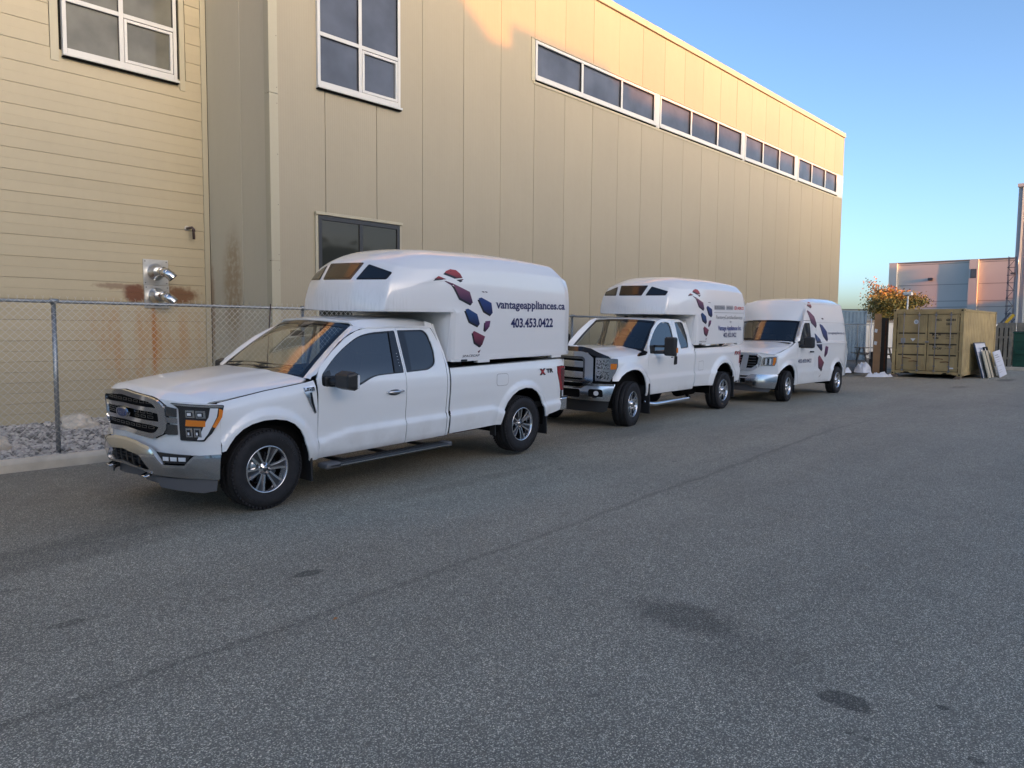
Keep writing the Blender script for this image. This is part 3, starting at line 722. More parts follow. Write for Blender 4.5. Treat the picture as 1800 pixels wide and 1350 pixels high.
ARC1 = [(-.50, .645), (-.465, .66), (-.425, .72), (-.37, .79), (-.29, .85), (-.19, .89), (-.06, .912), (.07, .910), (.20, .885), (.30, .835), (.37, .765), (.415, .68), (.435, .59), (.47, .48), (.49, .42)]
sheet('front_fender', [(-.500, .655)]+ARC1[1:]+[(.600, .42), (.600, .62), (.598, 1.0), (.585, 1.262), (.5, 1.245), (.3, 1.222), (0, 1.19), (-.3, 1.145), (-.500, 1.113)], S1, 'white_body', T, .035, mirror=True)
# doors with their window openings
W1 = rnd([(.66, 1.20), (.90, 1.165), (1.16, 1.165), (1.40, 1.262), (1.855, 1.275), (1.855, 1.768), (1.48, 1.75), (1.28, 1.71), (1.06, 1.60), (.86, 1.47), (.675, 1.315)], [.03, .02, .06, .1, .01, .02, .1, .1, .1, .1, .04])
W2 = rnd([(1.895, 1.275), (2.27, 1.285), (2.405, 1.35), (2.44, 1.52), (2.395, 1.72), (2.33, 1.772), (1.895, 1.77)], [.01, .08, .06, .1, .06, .06, .02])
DT = [(.608, 1.275), (.66, 1.385), (.86, 1.54), (1.10, 1.695), (1.29, 1.772), (1.48, 1.800)]
sheet('front_door', [(.608, .425), (1.862, .432), (1.867, .70), (1.872, 1.27), (1.876, 1.803)]+DT[::-1]+[(.608, .7)], S1, 'white_body', T, .035, holes=[W1], mirror=True)
RD = [(1.882, 1.804), (2.36, 1.806), (2.47, 1.78), (2.55, 1.60), (2.575, 1.35), (2.565, 1.0), (2.555, .435), (1.872, .432), (1.877, .70), (1.880, 1.27)]
sheet('rear_door', RD[::-1] if area(RD) < 0 else RD, S1, 'white_body', T, .035, holes=[W2], mirror=True)
inset = lambda pl, k_: [(sum(q[0] for q in pl)/len(pl)+(p[0]-sum(q[0] for q in pl)/len(pl))*k_[0], sum(q[1] for q in pl)/len(pl)+(p[1]-sum(q[1] for q in pl)/len(pl))*k_[1]) for p in pl]
SO = lambda o: (lambda x, z: Vector((x, -ys1(x, z)+o, z)))
for nm, Wd_, gm in (('window_surround', W1, 'side_glass'), ('window_surround', W2, 'tint_glass')):
    sheet(nm, inset(Wd_, (1.01, 1.01)), SO(.012), 'black_trim', T, .06, holes=[inset(Wd_, (.955, .93))], rim=.01)
    sheet('side_window', inset(Wd_, (.99, .98)), SO(.018), gm, T, .06, rim=0)
pb = [(1.715, 1.285), (1.858, 1.282), (1.862, 1.762), (1.765, 1.757)]; sheet('pillar_cover', pb, SO(.004), 'piano_black', T, .08, rim=.01)
pb = [(1.892, 1.282), (1.985, 1.285), (2.01, 1.58), (2.005, 1.765), (1.890, 1.764)]; sheet('pillar_cover', pb, SO(.004), 'piano_black', T, .08, rim=.01)
sheet('window_divider', [(.68, 1.20), (.80, 1.18), (.80, 1.36), (.70, 1.32)], SO(.004), 'black_trim', T, .08, rim=.01)
# keypad marks on the pillar
for i in range(5): box('keypad_dot', (1.80, -ys1(1.8, 1.36+i*.035)-.002, 1.355+i*.035), (1.808, -ys1(1.8, 1.36+i*.035)+.006, 1.362+i*.035), 'decal_white', T)
# dark seams behind the panel gaps
for pl in ([(.597, .43), (.611, .43), (.611, 1.27), (.597, 1.25)], [(1.860, .44), (1.876, .44), (1.884, 1.0), (1.888, 1.80), (1.870, 1.80), (1.866, 1.0)], [(2.552, .45), (2.570, .45), (2.590, 1.36), (2.568, 1.36)], [(2.61, .46), (2.64, .46), (2.655, 1.29), (2.625, 1.29)],
           [(-.49, 1.108), (-.3, 1.142), (0, 1.187), (.3, 1.219), (.5, 1.242), (.5, 1.252), (.3, 1.229), (0, 1.198), (-.3, 1.153), (-.49, 1.118)]):
    sheet('panel_seam', pl if area(pl) > 0 else pl[::-1], SO(.007 if pl[0][0] > -.3 else .002), 'seam_black', T, .08, rim=0)
# cab corner
CC = [(2.566, .44), (2.60, .44), (2.615, .9), (2.62, 1.30), (2.60, 1.5), (2.55, 1.72), (2.50, 1.85), (2.40, 1.875), (2.38, 1.815), (2.482, 1.79), (2.562, 1.60), (2.586, 1.35), (2.576, 1.0)]
sheet('cab_corner', CC if area(CC) > 0 else CC[::-1], S1, 'white_body', T, .05, mirror=True)
sheet('cab_back', [(-.94, .5), (.94, .5), (.94, 1.30), (.77, 1.84), (-.77, 1.84), (-.94, 1.30)], lambda u, z: Vector((2.60-.16*max(0, z-1.35), u, z)), 'white_body', T, .2)
sheet('rear_window', rnd([(-.66, 1.36), (.66, 1.36), (.58, 1.76), (-.58, 1.76)], .06), lambda u, z: Vector((2.606-.16*max(0, z-1.35), u, z)), 'tint_glass', T, .2)
sheet('inner_cab_back', [(-.9, .5), (.9, .5), (.9, 1.30), (.73, 1.82), (-.73, 1.82), (-.9, 1.30)], lambda u, z: Vector((2.52-.16*max(0, z-1.35), -u, z)), 'interior_dark', T, .2, rim=0)
# bed side
RA = [(3.625, .46), (3.655, .56), (3.70, .66), (3.77, .76), (3.87, .85), (4.0, .91), (4.158, .935), (4.32, .915), (4.45, .85), (4.54, .76), (4.60, .65), (4.64, .54), (4.665, .47)]
BS = [(2.632, .45), (3.58, .465)]+RA+[(5.08, .53), (5.10, .66), (5.09, .82), (4.965, 1.10), (4.965, 1.20), (5.17, 1.205), (5.17, 1.30), (4.9, 1.318), (2.645, 1.295)]
sheet('bed_side', BS, S1, 'white_body', T, .035, mirror=True)
sheet('bed_rail_top', [(2.64, .86), (5.17, .86), (5.17, .975), (2.64, .975)], lambda x, y: Vector((x, -y, interp([(2.64, 1.295), (5.2, 1.318)], x)+.001)) if True else 0, 'black_plastic', T, .2, rim=0)
o = sheet('rear_fascia', [(-.95, .62), (.95, .62), (.95, 1.30), (-.95, 1.30)], lambda y, z: Vector((5.185, y, z)), 'white_body', T, .2)
box('tailgate_gap', (5.0, -.93, .5), (5.17, .93, 1.28), 'liner_black', T)
# tail lamp
TL = [(4.972, 1.198), (4.972, 1.10), (5.085, .825), (5.175, .82), (5.185, 1.198)]; TL = TL[::-1] if area(TL) < 0 else TL
for sg in (1,):
    o, c_ = sheet('tail_lamp', rnd(TL, .02), lambda x, z: Vector((x, -ys1(x, z)-.008, z)), 'lens_red', T, .04, rim=.05, mirror=True)
tl2 = [(5.075, 1.165), (5.06, 1.08), (5.135, .85), (5.175, .85), (5.18, 1.165)]; tl2 = tl2[::-1] if area(tl2) < 0 else tl2
sheet('tail_lamp_inner', rnd(tl2, .015), lambda x, z: Vector((x, -ys1(x, z)-.011, z)), 'lens_dark_red', T, .04, rim=.003)
box('reverse_lamp', (5.10, -.974, 1.04), (5.18, -.955, 1.055), 'lamp_silver', T)
b = bmesh.new(); bm_box(b, (5.11, -.96, .51), (5.30, .96, .72), .03); obj('rear_bumper', b, 'chrome', T)
box('bumper_pad', (5.10, -.965, .70), (5.30, -.5, .725), 'black_plastic', T, .008)
# roof, rails, pillars
def zr1(x): return interp([(1.15, 1.862), (1.3, 1.893), (1.5, 1.915), (1.9, 1.932), (2.3, 1.925), (2.52, 1.895), (2.6, 1.86)], x)
def roof1(x, y):
    a = abs(y); z = zr1(x)-.028*(a/.7)**2-.085*sst(.60, .80, a)
    z -= .006*max(0, math.cos(a*2*PI/.19))*(1 if .1 < a < .58 else 0)*sst(1.3, 1.5, x)
    return Vector((x, y, z))
hdr = lambda y: 1.225+.20*abs(y)**2.2
RO = [(hdr(y/10*.62)+.0, y/10*.62) for y in range(-10, 11)]
RO = [(1.31, -.70), (1.42, -.775), (2.40, -.785), (2.52, -.75), (2.545, 0), (2.52, .75), (2.40, .785), (1.42, .775), (1.31, .70)]+[(x, y) for x, y in RO[::-1]]
sheet('roof', RO if area(RO) > 0 else RO[::-1], roof1, 'white_body', T, .04, rim=.02)
# windshield (param: u across -1..1, v up 0..1)
def ws1(u, v, o=0):
    return Vector((lerp(.425, 1.215, v)+lerp(.105, .075, v)*abs(u)**2.2-o*.5, -u*lerp(.825, .665, v), lerp(1.312, 1.87, v)-lerp(.03, .045, v)*abs(u)**2.2+.025*math.sin(PI*v)+o*.8))
wsp = lambda u, v: ws1(u/1.0, v)
sheet('windshield_border', rnd([(-1, 0), (1, 0), (1, 1), (-1, 1)], .03), lambda u, v: ws1(u, v, 0), 'piano_black', T, .07, holes=[rnd([(-.93, .035), (.93, .035), (.925, .93), (.16, .93), (.12, .86), (-.12, .86), (-.16, .93), (-.925, .93)], .04)], rim=.01)
sheet('windshield', [(-.99, .01), (.99, .01), (.99, .99), (-.99, .99)], lambda u, v: ws1(u, v, -.006), 'windshield_glass', T, .07, rim=0)
# A pillar strips (between windshield edge and door line)
DL = [(.50, 1.262), (.603, 1.288), (.66, 1.395), (.86, 1.55), (1.10, 1.705), (1.29, 1.783), (1.48, 1.812), (2.40, 1.818)]
for sg in (-1, 1):
    def ap(a, c):
        v = a; p = ws1(1.0, v); p2 = ws1(1.02, v)
        i = [(0, (.56, 1.272)), (.12, (.63, 1.345)), (.35, (.80, 1.505)), (.62, (1.00, 1.65)), (.85, (1.17, 1.74)), (1, (1.36, 1.797))]
        x = interp([(t, q[0]) for t, q in i], v); z = interp([(t, q[1]) for t, q in i], v)
        q = S1(x, z)
        r = p.lerp(q, c); r += Vector((-.3, -.45, .6))*.008*math.sin(PI*c)
        return Vector((r.x, r.y*(1 if sg < 0 else -1), r.z))
    gridmesh('a_pillar', ap, 24, 6, 'white_body', T)
    def rr_(a, c):
        x = lerp(1.34, 2.46, a); p = roof1(x, -.77); q = S1(x, interp([(1.34, 1.79), (1.48, 1.808), (2.40, 1.813), (2.46, 1.80)], x)); r = p.lerp(q, c); r += Vector((0, -.5, .5))*.008*math.sin(PI*c)
        return Vector((r.x, r.y*(1 if sg < 0 else -1), r.z))
    gridmesh('roof_rail', rr_, 20, 5, 'white_body', T)
# hood
def zh1(x, y):
    a = abs(y); c = interp([(-.95, 1.175), (-.90, 1.205), (-.8, 1.232), (-.6, 1.262), (-.3, 1.297), (0, 1.325), (.4, 1.352), (.6, 1.36)], x)
    e = interp([(-.6, 1.09), (-.5, 1.118), (-.3, 1.148), (0, 1.195), (.3, 1.228), (.5, 1.252), (.7, 1.27)], x)
    t = a/.905; z = c-(c-e)*(.25*t**2+.75*t**4.5)
    z += .014*(sst(.50, .44, a) if False else (1-sst(.40, .52, a)))*sst(-.85, -.5, x)
    z -= .05*sst(.10, 0, x-F1x(y, 1.15))*1
    return z
hood_e = [(F1x(y, 1.16)+.012+(.0), y) for y in [i/12*.86 for i in range(-12, 13)]]
HO = [(x, y) for x, y in hood_e]+[(-.42, .895), (0, .905), (.45, .90), (.54, .86)]+[(.30+.20*abs(y/.8)**2, y) for y in (.75, .5, .25, 0, -.25, -.5, -.75)]+[(.54, -.86), (.45, -.90), (0, -.905), (-.42, -.895)]
sheet('hood', HO if area(HO) > 0 else HO[::-1], lambda x, y: Vector((x, y, zh1(x, y))), 'white_body', T, .04, rim=.02)
sheet('cowl', [(.22, -.84), (.62, -.84), (.66, 0), (.62, .84), (.22, .84)] if area([(.22, -.84), (.62, -.84), (.66, 0), (.62, .84), (.22, .84)]) > 0 else [(.22, .84), (.62, .84), (.66, 0), (.62, -.84), (.22, -.84)], lambda x, y: Vector((x, y, 1.318-.05*(abs(y)/.8)**2-.02)), 'black_plastic', T, .1)
for x0, y0, x1, y1 in ((.47, .60, .57, -.05), (.46, -.02, .60, -.66)):
    P = [Vector((lerp(x0, x1, t), lerp(y0, y1, t), 0)) for t in (0, .3, .6, 1)]
    for p in P: a = p.y/.8; p.z = 1.35-.045*a*a+.012
    tube('wiper', P, .011, 'black_plastic', T, 6)
    tube('wiper_blade', [(p.x+.05, p.y, p.z+.035) for p in P], .008, 'black_plastic', T, 6)
# washer nozzles + cab clearance lights none
# front fascia
sheet('front_fascia', rnd([(-.992, .62), (.992, .62), (.992, 1.108), (.6, 1.14), (0, 1.185), (-.6, 1.14), (-.992, 1.108)], .005), FO(0), 'white_body', T, .05)
for sg in (-1, 1):
    mr_ = lambda pl: pl if sg > 0 else [(-x, z) for x, z in pl][::-1]
    ccw = lambda pl: pl if area(pl) > 0 else pl[::-1]
    # headlamp
    hl = ccw([(.725, 1.07), (.715, .765), (.895, .757), (.945, .84), (1.005, 1.0), (1.02, 1.10), (.66, 1.122)])
    sheet('headlamp', mr_(rnd(hl, .012)), FO(.012), 'lamp_black', T, .04, rim=.04)
    hp_ = LAST[0]
    def hb(nm, pl, m_, o=.018): return sheet(nm, mr_(ccw(pl)), FO(o), m_, hp_, .04, rim=.006)
    hb('lamp_trim', [(.66, 1.118), (1.012, 1.095), (1.01, 1.078), (.70, 1.10)], 'chrome')
    hb('running_light', [(.945, 1.075), (.985, 1.072), (.975, .99), (.925, .83), (.895, .775), (.85, .772), (.885, .85), (.935, .99)], 'lamp_clear', .02)
    hb('marker_lens', [(.99, 1.07), (1.012, 1.05), (1.005, .99), (.965, .885), (.95, .90), (.985, 1.0)], 'amber', .022)
    hb('turn_lens', [(.785, .965), (.92, .955), (.915, .90), (.775, .905)], 'amber', .022)
    for (a, c, d, e) in ((.785, .85, .985, 1.055), (.858, .922, .98, 1.05), (.775, .825, .80, .885), (.835, .885, .80, .885)):
        q = hb('reflector', [(a, d), (c, d), (c, e), (a, e)], 'lamp_silver', .021)
        hb('projector', [(a+.012, d+.012), (c-.012, d+.012), (c-.012, e-.015), (a+.012, e-.015)], 'lamp_black' , .026)
        hb('lens_shine', [(a+.018, d+.02), (c-.02, d+.02), (c-.02, d+.045), (a+.018, d+.045)], 'lamp_clear', .028)
    # wing between grille and lamp
    hb2 = lambda nm, pl, m_, o: sheet(nm, mr_(ccw(pl)), FO(o), m_, T, .04, rim=.012)
    hb2('grille_wing', [(.575, 1.10), (.665, 1.078), (.718, 1.068), (.712, .985), (.60, .995)], 'dark_chrome', .026)
    hb2('grille_wing', [(.60, .985), (.712, .975), (.71, .925), (.60, .93)], 'dull_chrome', .022)
    hb2('grille_wing', [(.60, .918), (.71, .912), (.708, .82), (.62, .815), (.56, .84)], 'dark_chrome', .026)
    # fog pocket + lamp
    hb2('fog_lamp_pocket', [(.545, .655), (.615, .552), (.80, .552), (.845, .635)], 'lamp_black', .088)
    q = LAST[0]
    for a in (.64, .71, .78): sheet('fog_lamp', mr_([(a-.028, .575), (a+.025, .575), (a+.028, .612), (a-.028, .612)]), FO(.092), 'lamp_clear', q, .03, rim=.003)
    # lower air dam
    hb2('air_dam', [(.44, .40), (.50, .30), (.88, .262), (.955, .285), (.965, .395)], 'grey_cladding', .045)
    b = bmesh.new(); bm_tube(b, [(-.90, -sg*.37+.05, .415), (-.955, -sg*.37+.045, .40), (-.955, -sg*.37-.045, .40), (-.90, -sg*.37-.05, .415)], .011, 8); obj('tow_hook', b, 'lamp_silver', T)
GO = [(0, 1.205), (.44, 1.168), (.545, 1.140), (.61, 1.09), (.625, 1.04), (.625, .87), (.575, .815), (.46, .765), (0, .795)]
GI = [(0, 1.158), (.42, 1.125), (.50, 1.103), (.545, 1.05), (.55, .99), (.55, .885), (.495, .828), (.44, .818), (0, .842)]
full = lambda h: [(x, z) for x, z in h]+[(-x, z) for x, z in h[::-1] if x > 0]
ccw = lambda pl: pl if area(pl) > 0 else pl[::-1]
sheet('grille_backing', ccw(full(GO)), FO(.004), 'liner_black', T, .1)
b = bmesh.new()
sheet('grille_surround', rnd(ccw(full(GO)), .03), FO(.040), 'chrome', T, .03, holes=[rnd(ccw(full(GI)), .03)], rim=.03)
gs = LAST[0]
for zc_, hh in ((1.045, .020), (.918, .020)):
    sheet('grille_bar', ccw([(-.55, zc_-.035), (-.44, zc_-hh), (0, zc_-hh+.012), (.44, zc_-hh), (.55, zc_-.035), (.55, zc_+.018), (.44, zc_+hh), (0, zc_+hh+.012), (-.44, zc_+hh), (-.55, zc_+.018)]), FO(.034), 'chrome', gs, .04, rim=.02)
# small slots of the mesh insert
for zz, hw_ in ((1.108, .44), (1.010, .5), (.968, .5), (.868, .42)):
    for i in range(-4, 5):
        u = i*.105
        if abs(u) > hw_ or (zz in (1.010, .968) and abs(u) < .12): continue
        sheet('grille_slot', rnd([(u-.044, zz-.014), (u+.040, zz-.014), (u+.044, zz+.014), (u-.040, zz+.014)], .004, 1), FO(.014), 'dark_chrome', gs, .1, holes=[[(u-.032, zz-.007), (u+.030, zz-.007), (u+.032, zz+.007), (u-.030, zz+.007)]], rim=.012)
el = lambda cx, cz, a, c, n=28: [(cx+a*math.cos(2*PI*i/n), cz+c*math.sin(2*PI*i/n)) for i in range(n)]
sheet('badge', el(0, .98, .125, .052), FO(.060), 'chrome', gs, .04, rim=.03); bg_ = LAST[0]
sheet('badge_field', el(0, .98, .104, .040), FO(.062), 'badge_blue', bg_, .04, rim=.002)
text_on('badge_lettering', 'Ford', FO(.063), -.07, .07, .962, .038, 'lamp_silver', bg_, .001, shear=.35)
# bumper
BT = [(0, .735), (.22, .725), (.43, .69), (.50, .645), (.605, .535), (.80, .535), (.865, .625), (.99, .642)]
BB = [(0, .47), (.30, .455), (.46, .425), (.98, .395)]
BO = ccw(BT+BB[::-1]+[(-x, z) for x, z in BB[1:]]+[(-x, z) for x, z in BT[::-1][:-1]])
IN = ccw(full([(0, .625), (.28, .60), (.33, .585), (.44, .475), (.40, .465), (0, .505)]))
sheet('front_bumper', rnd(BO, .012, 2), lambda u, z: W1f(u, z, .098-1.5*(z-.55)**2), 'dull_chrome', T, .03, holes=[rnd(IN, .012, 2)], rim=.05)
fb = LAST[0]
BT2 = [(0, .737), (.22, .727), (.43, .692), (.50, .647), (.605, .537), (.80, .537), (.865, .627), (.99, .644)]
ledge = [(x, z) for x, z in BT2]+[(x, z-.028) for x, z in BT2[::-1]]
for sg in (-1, 1):
    pl = ccw([(sg*x, z) for x, z in ledge]); sheet('bumper_edge', pl, (lambda u, z: W1f(u, z, .101-1.5*(z-.55)**2)), 'chrome', fb, .04, rim=.03)
sheet('intake_grille', ccw(full([(0, .64), (.30, .615), (.47, .46), (0, .49)])), FO(.03), 'black_plastic', fb, .1)
for uu in (-.24, -.12, 0, .12, .24): sheet('intake_vane', [(uu-.012, .50), (uu+.012, .50), (uu+.012, .612), (uu-.012, .612)], FO(.06), 'black_plastic', fb, .1, rim=.03)
for zz in (.535, .565): sheet('intake_vane', [(-.36, zz), (.36, zz), (.36, zz+.008), (-.36, zz+.008)], FO(.055), 'black_plastic', fb, .1, rim=.02)
sheet('chin_panel', ccw(full([(0, .46), (.44, .42), (.50, .30), (0, .34)])), FO(-.02), 'grey_cladding', T, .08, rim=.03)
# fender vent badge
vb = [(.430, 1.20), (.570, 1.21), (.568, 1.155), (.525, 1.145), (.545, 1.03), (.578, .925), (.555, .915), (.49, 1.03), (.462, 1.10), (.435, 1.15)]
sheet('fender_vent', rnd(ccw(vb), .008, 2), lambda x, z: S1(x, z)+Vector((0, -.012, 0)), 'dull_chrome', T, .04, rim=.012); q = LAST[0]
sheet('vent_inset', ccw([(.440, 1.193), (.562, 1.20), (.56, 1.162), (.44, 1.155)]), lambda x, z: S1(x, z)+Vector((0, -.0135, 0)), 'piano_black', q, .05, rim=.002)
text_on('vent_lettering', 'F-150', lambda x, z: S1(x, z)+Vector((0, -.014, 0)), .450, .553, 1.166, .026, 'lamp_silver', q, .001, bold=.02)
sheet('vent_inset', ccw([(.50, 1.14), (.523, 1.14), (.537, 1.04), (.566, .93), (.553, .93), (.515, 1.03)]), lambda x, z: S1(x, z)+Vector((0, -.0135, 0)), 'piano_black', q, .05, rim=.002)
# handle, fuel door, badges
hnd = lambda x0, x1, z0, z1, m_='chrome', par=T, Sf=S1: tube('door_handle', [Sf(x0, z0)+Vector((0, .01, 0)), Sf(x0+.02, (z0*2+z1)/3)+Vector((0, -.035, 0)), Sf((x0+x1)/2, (z0+z1)/2)+Vector((0, -.04, 0)), Sf(x1-.02, z1)+Vector((0, -.035, 0)), Sf(x1, z1)+Vector((0, .01, 0))], .014, m_, par, 8)
hnd(1.56, 1.81, 1.062, 1.068)
sheet('handle_recess', el(1.68, 1.055, .10, .034), lambda x, z: S1(x, z)+Vector((0, -.0015, 0)), 'rim_dark', T, .05, rim=0)
FD = rnd([(3.545, 1.0), (3.79, 1.0), (3.79, 1.155), (3.545, 1.16)], .05)
sheet('fuel_door', FD, lambda x, z: S1(x, z)+Vector((0, -.002, 0)), 'white_body', T, .05, rim=.004); q = LAST[0]
sheet('fuel_door_gap', [(3.667+(x-3.667)*1.035, 1.08+(z-1.08)*1.05) for x, z in FD], lambda x, z: S1(x, z)+Vector((0, -.0006, 0)), 'rim_dark', T, .05, holes=[FD], rim=0)
SD = lambda x, z: S1(x, z)
text_on('trim_badge', 'X', SD, 4.51, 4.665, 1.098, .078, 'decal_black', T, .006, bold=.09); q = LAST[0]
text_on('trim_badge_inlay', 'X', SD, 4.53, 4.645, 1.106, .062, 'decal_red', q, .009, bold=.03)
text_on('trim_badge', 'TR', SD, 4.68, 4.855, 1.118, .055, 'decal_black', T, .006, bold=.06)
# side step with brackets
b = bmesh.new(); vs = bm_box(b, (.66, -1.10, .325), (2.53, -.93, .372), .015); obj('step_board', b, 'black_plastic', T); q = LAST[0]
box('step_trim', (.80, -1.106, .338), (2.50, -1.098, .352), 'lamp_silver', q)
box('step_end', (.62, -1.10, .318), (.82, -.93, .378), 'grey_cladding', q, .02); box('step_end', (2.46, -1.10, .318), (2.56, -.93, .378), 'grey_cladding', q, .02)
for i in range(26): box('tread_rib', (.86+i*.062, -1.085, .371), (.895+i*.062, -.97, .3765), 'black_plastic', q)
for xx in (.95, 1.6, 2.25): box('step_bracket', (xx, -.95, .33), (xx+.05, -.6, .36), 'black_plastic', T)
# tow mirror
def mirror_unit(root, x, y, z, wdt, hgt, arm, m_='black_plastic', lens=None):
    b = bmesh.new(); bm_box(b, (x, y-wdt, z-hgt/2), (x+.13, y, z+hgt/2), .035)
    for v in b.verts:
        if v.co.x < x+.05: v.co.z = z+(v.co.z-z)*.82; v.co.y = (v.co.y-(y-wdt/2))*.86+(y-wdt/2)
    o_ = obj('door_mirror', b, m_, root)
    box('mirror_glass', (x+.131, y-wdt+.02, z-hgt/2+.02), (x+.134, y-.02, z+hgt/2-.02), 'chrome', o_)
    return o_
mo = mirror_unit(T, .74, -1.05, 1.262, .28, .20, 0)
for v in mo.data.vertices: v.co.x += (v.co.y+1.05)*-.35*0
tube('mirror_arm', [(.76, -.93, 1.24), (.78, -1.03, 1.245), (.80, -1.08, 1.245)], .036, 'black_plastic', mo, 8)
box('mirror_base', (.70, -.985, 1.18), (.86, -.94, 1.30), 'black_plastic', mo, .02)
box('mirror_marker', (.85, -1.334, 1.19), (.872, -1.322, 1.33), 'lamp_clear', mo)
mi = mirror_unit(T, .74, 1.33, 1.262, .28, .20, 0)
# floor pan, frame, interior
box('underbody', (-.55, -.80, .42), (5.05, .80, .55), 'liner_black', T)
box('engine_block', (-.62, -.86, .5), (.50, .86, 1.06), 'liner_black', T)
box('bed_floor', (2.62, -.955, .62), (5.1, .955, .70), 'liner_black', T)
box('bed_front_wall', (2.63, -.955, .5), (2.66, .955, 1.28), 'liner_black', T)
box('cab_floor', (.5, -.93, .45), (2.55, .93, .60), 'interior_dark', T)
tube('exhaust_pipe', [(3.2, -.5, .36), (4.7, -.62, .40), (5.0, -.7, .36)], .035, 'rust', T)
def interior(root, xd, xs, zs, col='interior_grey', fl=.0):
    b = bmesh.new(); bm_box(b, (xd, -.74, zs-.45), (xd+.42, .74, zs-.03), .05); q = obj('dashboard', b, 'interior_dark', root)
    for y0 in (-.66, .14):
        b = bmesh.new(); vs = bm_box(b, (xs, y0, zs-.55), (xs+.52, y0+.52, zs-.38), .05)
        b2 = bmesh.new(); bm_box(b2, (xs+.46, y0, zs-.5), (xs+.62, y0+.52, zs+.18), .06)
        for v in b2.verts: v.co.x += (v.co.z-zs+.5)*.22
        me = bpy.data.meshes.new('t'); b2.to_mesh(me); b2.free(); b.from_mesh(me); bpy.data.meshes.remove(me)
        b3 = bmesh.new(); bm_box(b3, (xs+.62, y0+.14, zs+.19), (xs+.72, y0+.38, zs+.36), .04); me = bpy.data.meshes.new('t'); b3.to_mesh(me); b3.free(); b.from_mesh(me); bpy.data.meshes.remove(me)
        obj('seat', b, col, root)
    b = bmesh.new(); n = 28
    P = [Vector((0, .19*math.cos(2*PI*i/n), .19*math.sin(2*PI*i/n))) for i in range(n+1)]
    bm_tube(b, P, .016, 8, False); bm_tube(b, [(0, -.18, 0), (.0, 0, -.02), (0, .18, 0)], .02, 6); bm_tube(b, [(0, 0, -.02), (0, 0, -.18)], .02, 6)
    sw = obj('steering_wheel', b, 'interior_dark', root); sw.location = (xd+.56, -.40, zs-.02); sw.rotation_euler = (0, math.radians(-25), 0)
interior(T, .70, 1.28, 1.30)
box('rear_bench', (2.02, -.7, .80), (2.45, .7, 1.42), 'interior_dark', T, .05)
box('rear_view_mirror', (1.03, -.12, 1.68), (1.06, .12, 1.75), 'interior_dark', T, .01)
for xx, zz, r_ in ((0, .39, .53), (4.158, .42, .53)): liner(T, xx, zz, r_, .955)
for sd in (-1, 1):
    mudflap(T, .50, sd*.87, .20, .60, .26); mudflap(T, 4.70, sd*.87, .20, .58, .26); mudflap(T, 3.60, sd*.88, .30, .48, .1)
wheel_set(T, (0, 4.158), .845, .405, .405, .27, 'chrome6')
make_cap(T, 0, 0, 1)
# ================================================================ pickup two
ROLL2 = math.radians(1.0)
T2 = empty('pickup_truck', (11.586, 8.627, .076+.95*math.sin(ROLL2)), (ROLL2, -.0071, .052))
tag(T2, 'white heavy-duty pickup with black hood deflector and camper cap, between pickup and van', 'pickup truck', 'white work vehicles parked along the fence')
T = T2
ZT2 = [(-.85, 1.26), (-.6, 1.295), (-.3, 1.31), (.1, 1.33), (.5, 1.35), (.7, 1.37), (5.3, 1.39)]
def ys2(x, z):
    zt = interp(ZT2, x)
    pr = [(.50, .925), (.54, .945), (.60, .968), (.80, .985), (.868, .992), (.895, .972), (1.05, .975), (1.25, .982), (1.31, .975), (1.335, .957), (1.40, .945), (1.6, .88), (2.0, .765), (2.1, .73)]
    if x < .5: pr = [(.50, .92), (.60, .96), (.80, .975), (1.05, .978), (zt-.10, .968), (zt-.03, .945), (zt+.01, .90)]
    y = sm_interp(pr, z, .01)
    for cx, r0 in ((-.02, .60), (3.975, .60)):
        d = math.hypot((x-cx)*.98, z-.47); y += .05*(1-sst(r0+.03, r0+.14, d)) if z < zt-.04 else 0
    if x < -.1: y -= .035*(min(1, (-.1-x)/.6))**2
    if x > 4.7: y -= .03*((x-4.7)/.35)**2
    return y
S2 = lambda x, z: Vector((x, -ys2(x, z), z)); SO2 = lambda o: (lambda x, z: Vector((x, -ys2(x, z)+o, z)))
F2x = lambda y, z: -.93+.22*min(abs(y), 1.15)**3
G2 = lambda o: (lambda u, z: Vector((F2x(u, z)-o, -u, z)))
A2 = [(-.60, .88), (-.53, .88), (-.44, .965), (-.30, 1.03), (-.15, 1.06), (0, 1.065), (.14, 1.05), (.27, .99), (.37, .90), (.43, .79), (.47, .67), (.485, .545)]
sheet('front_fender', [(-.70, .88)]+A2+[(.56, .545), (.56, .9), (.56, 1.355), (.3, 1.338), (-.1, 1.32), (-.5, 1.30), (-.665, 1.285)], S2, 'white_body', T, .04, mirror=True)
W1 = rnd([(.655, 1.34), (1.66, 1.365), (1.74, 1.62), (1.735, 1.84), (1.69, 1.93), (1.47, 1.948), (1.25, 1.915), (.98, 1.75), (.71, 1.52)], [.03, .02, .05, .05, .05, .1, .1, .1, .1])
W2 = rnd([(1.955, 1.405), (2.305, 1.42), (2.36, 1.62), (2.29, 1.94), (1.935, 1.945), (1.935, 1.63)], [.02, .05, .05, .08, .02, .02])
FDo = [(.568, .55), (1.86, .55), (1.862, .9), (1.80, 1.38), (1.83, 1.62), (1.83, 1.85), (1.80, 1.98), (1.45, 2.00), (1.22, 1.965), (.94, 1.80), (.62, 1.50), (.568, 1.36)]
sheet('front_door', FDo, S2, 'white_body', T, .045, holes=[W1], mirror=True)
RD2 = [(1.869, .55), (2.37, .55), (2.50, .72), (2.51, 1.37), (2.48, 1.62), (2.38, 1.93), (2.14, 1.995), (1.81, 1.985), (1.838, 1.85), (1.838, 1.62), (1.808, 1.38)]
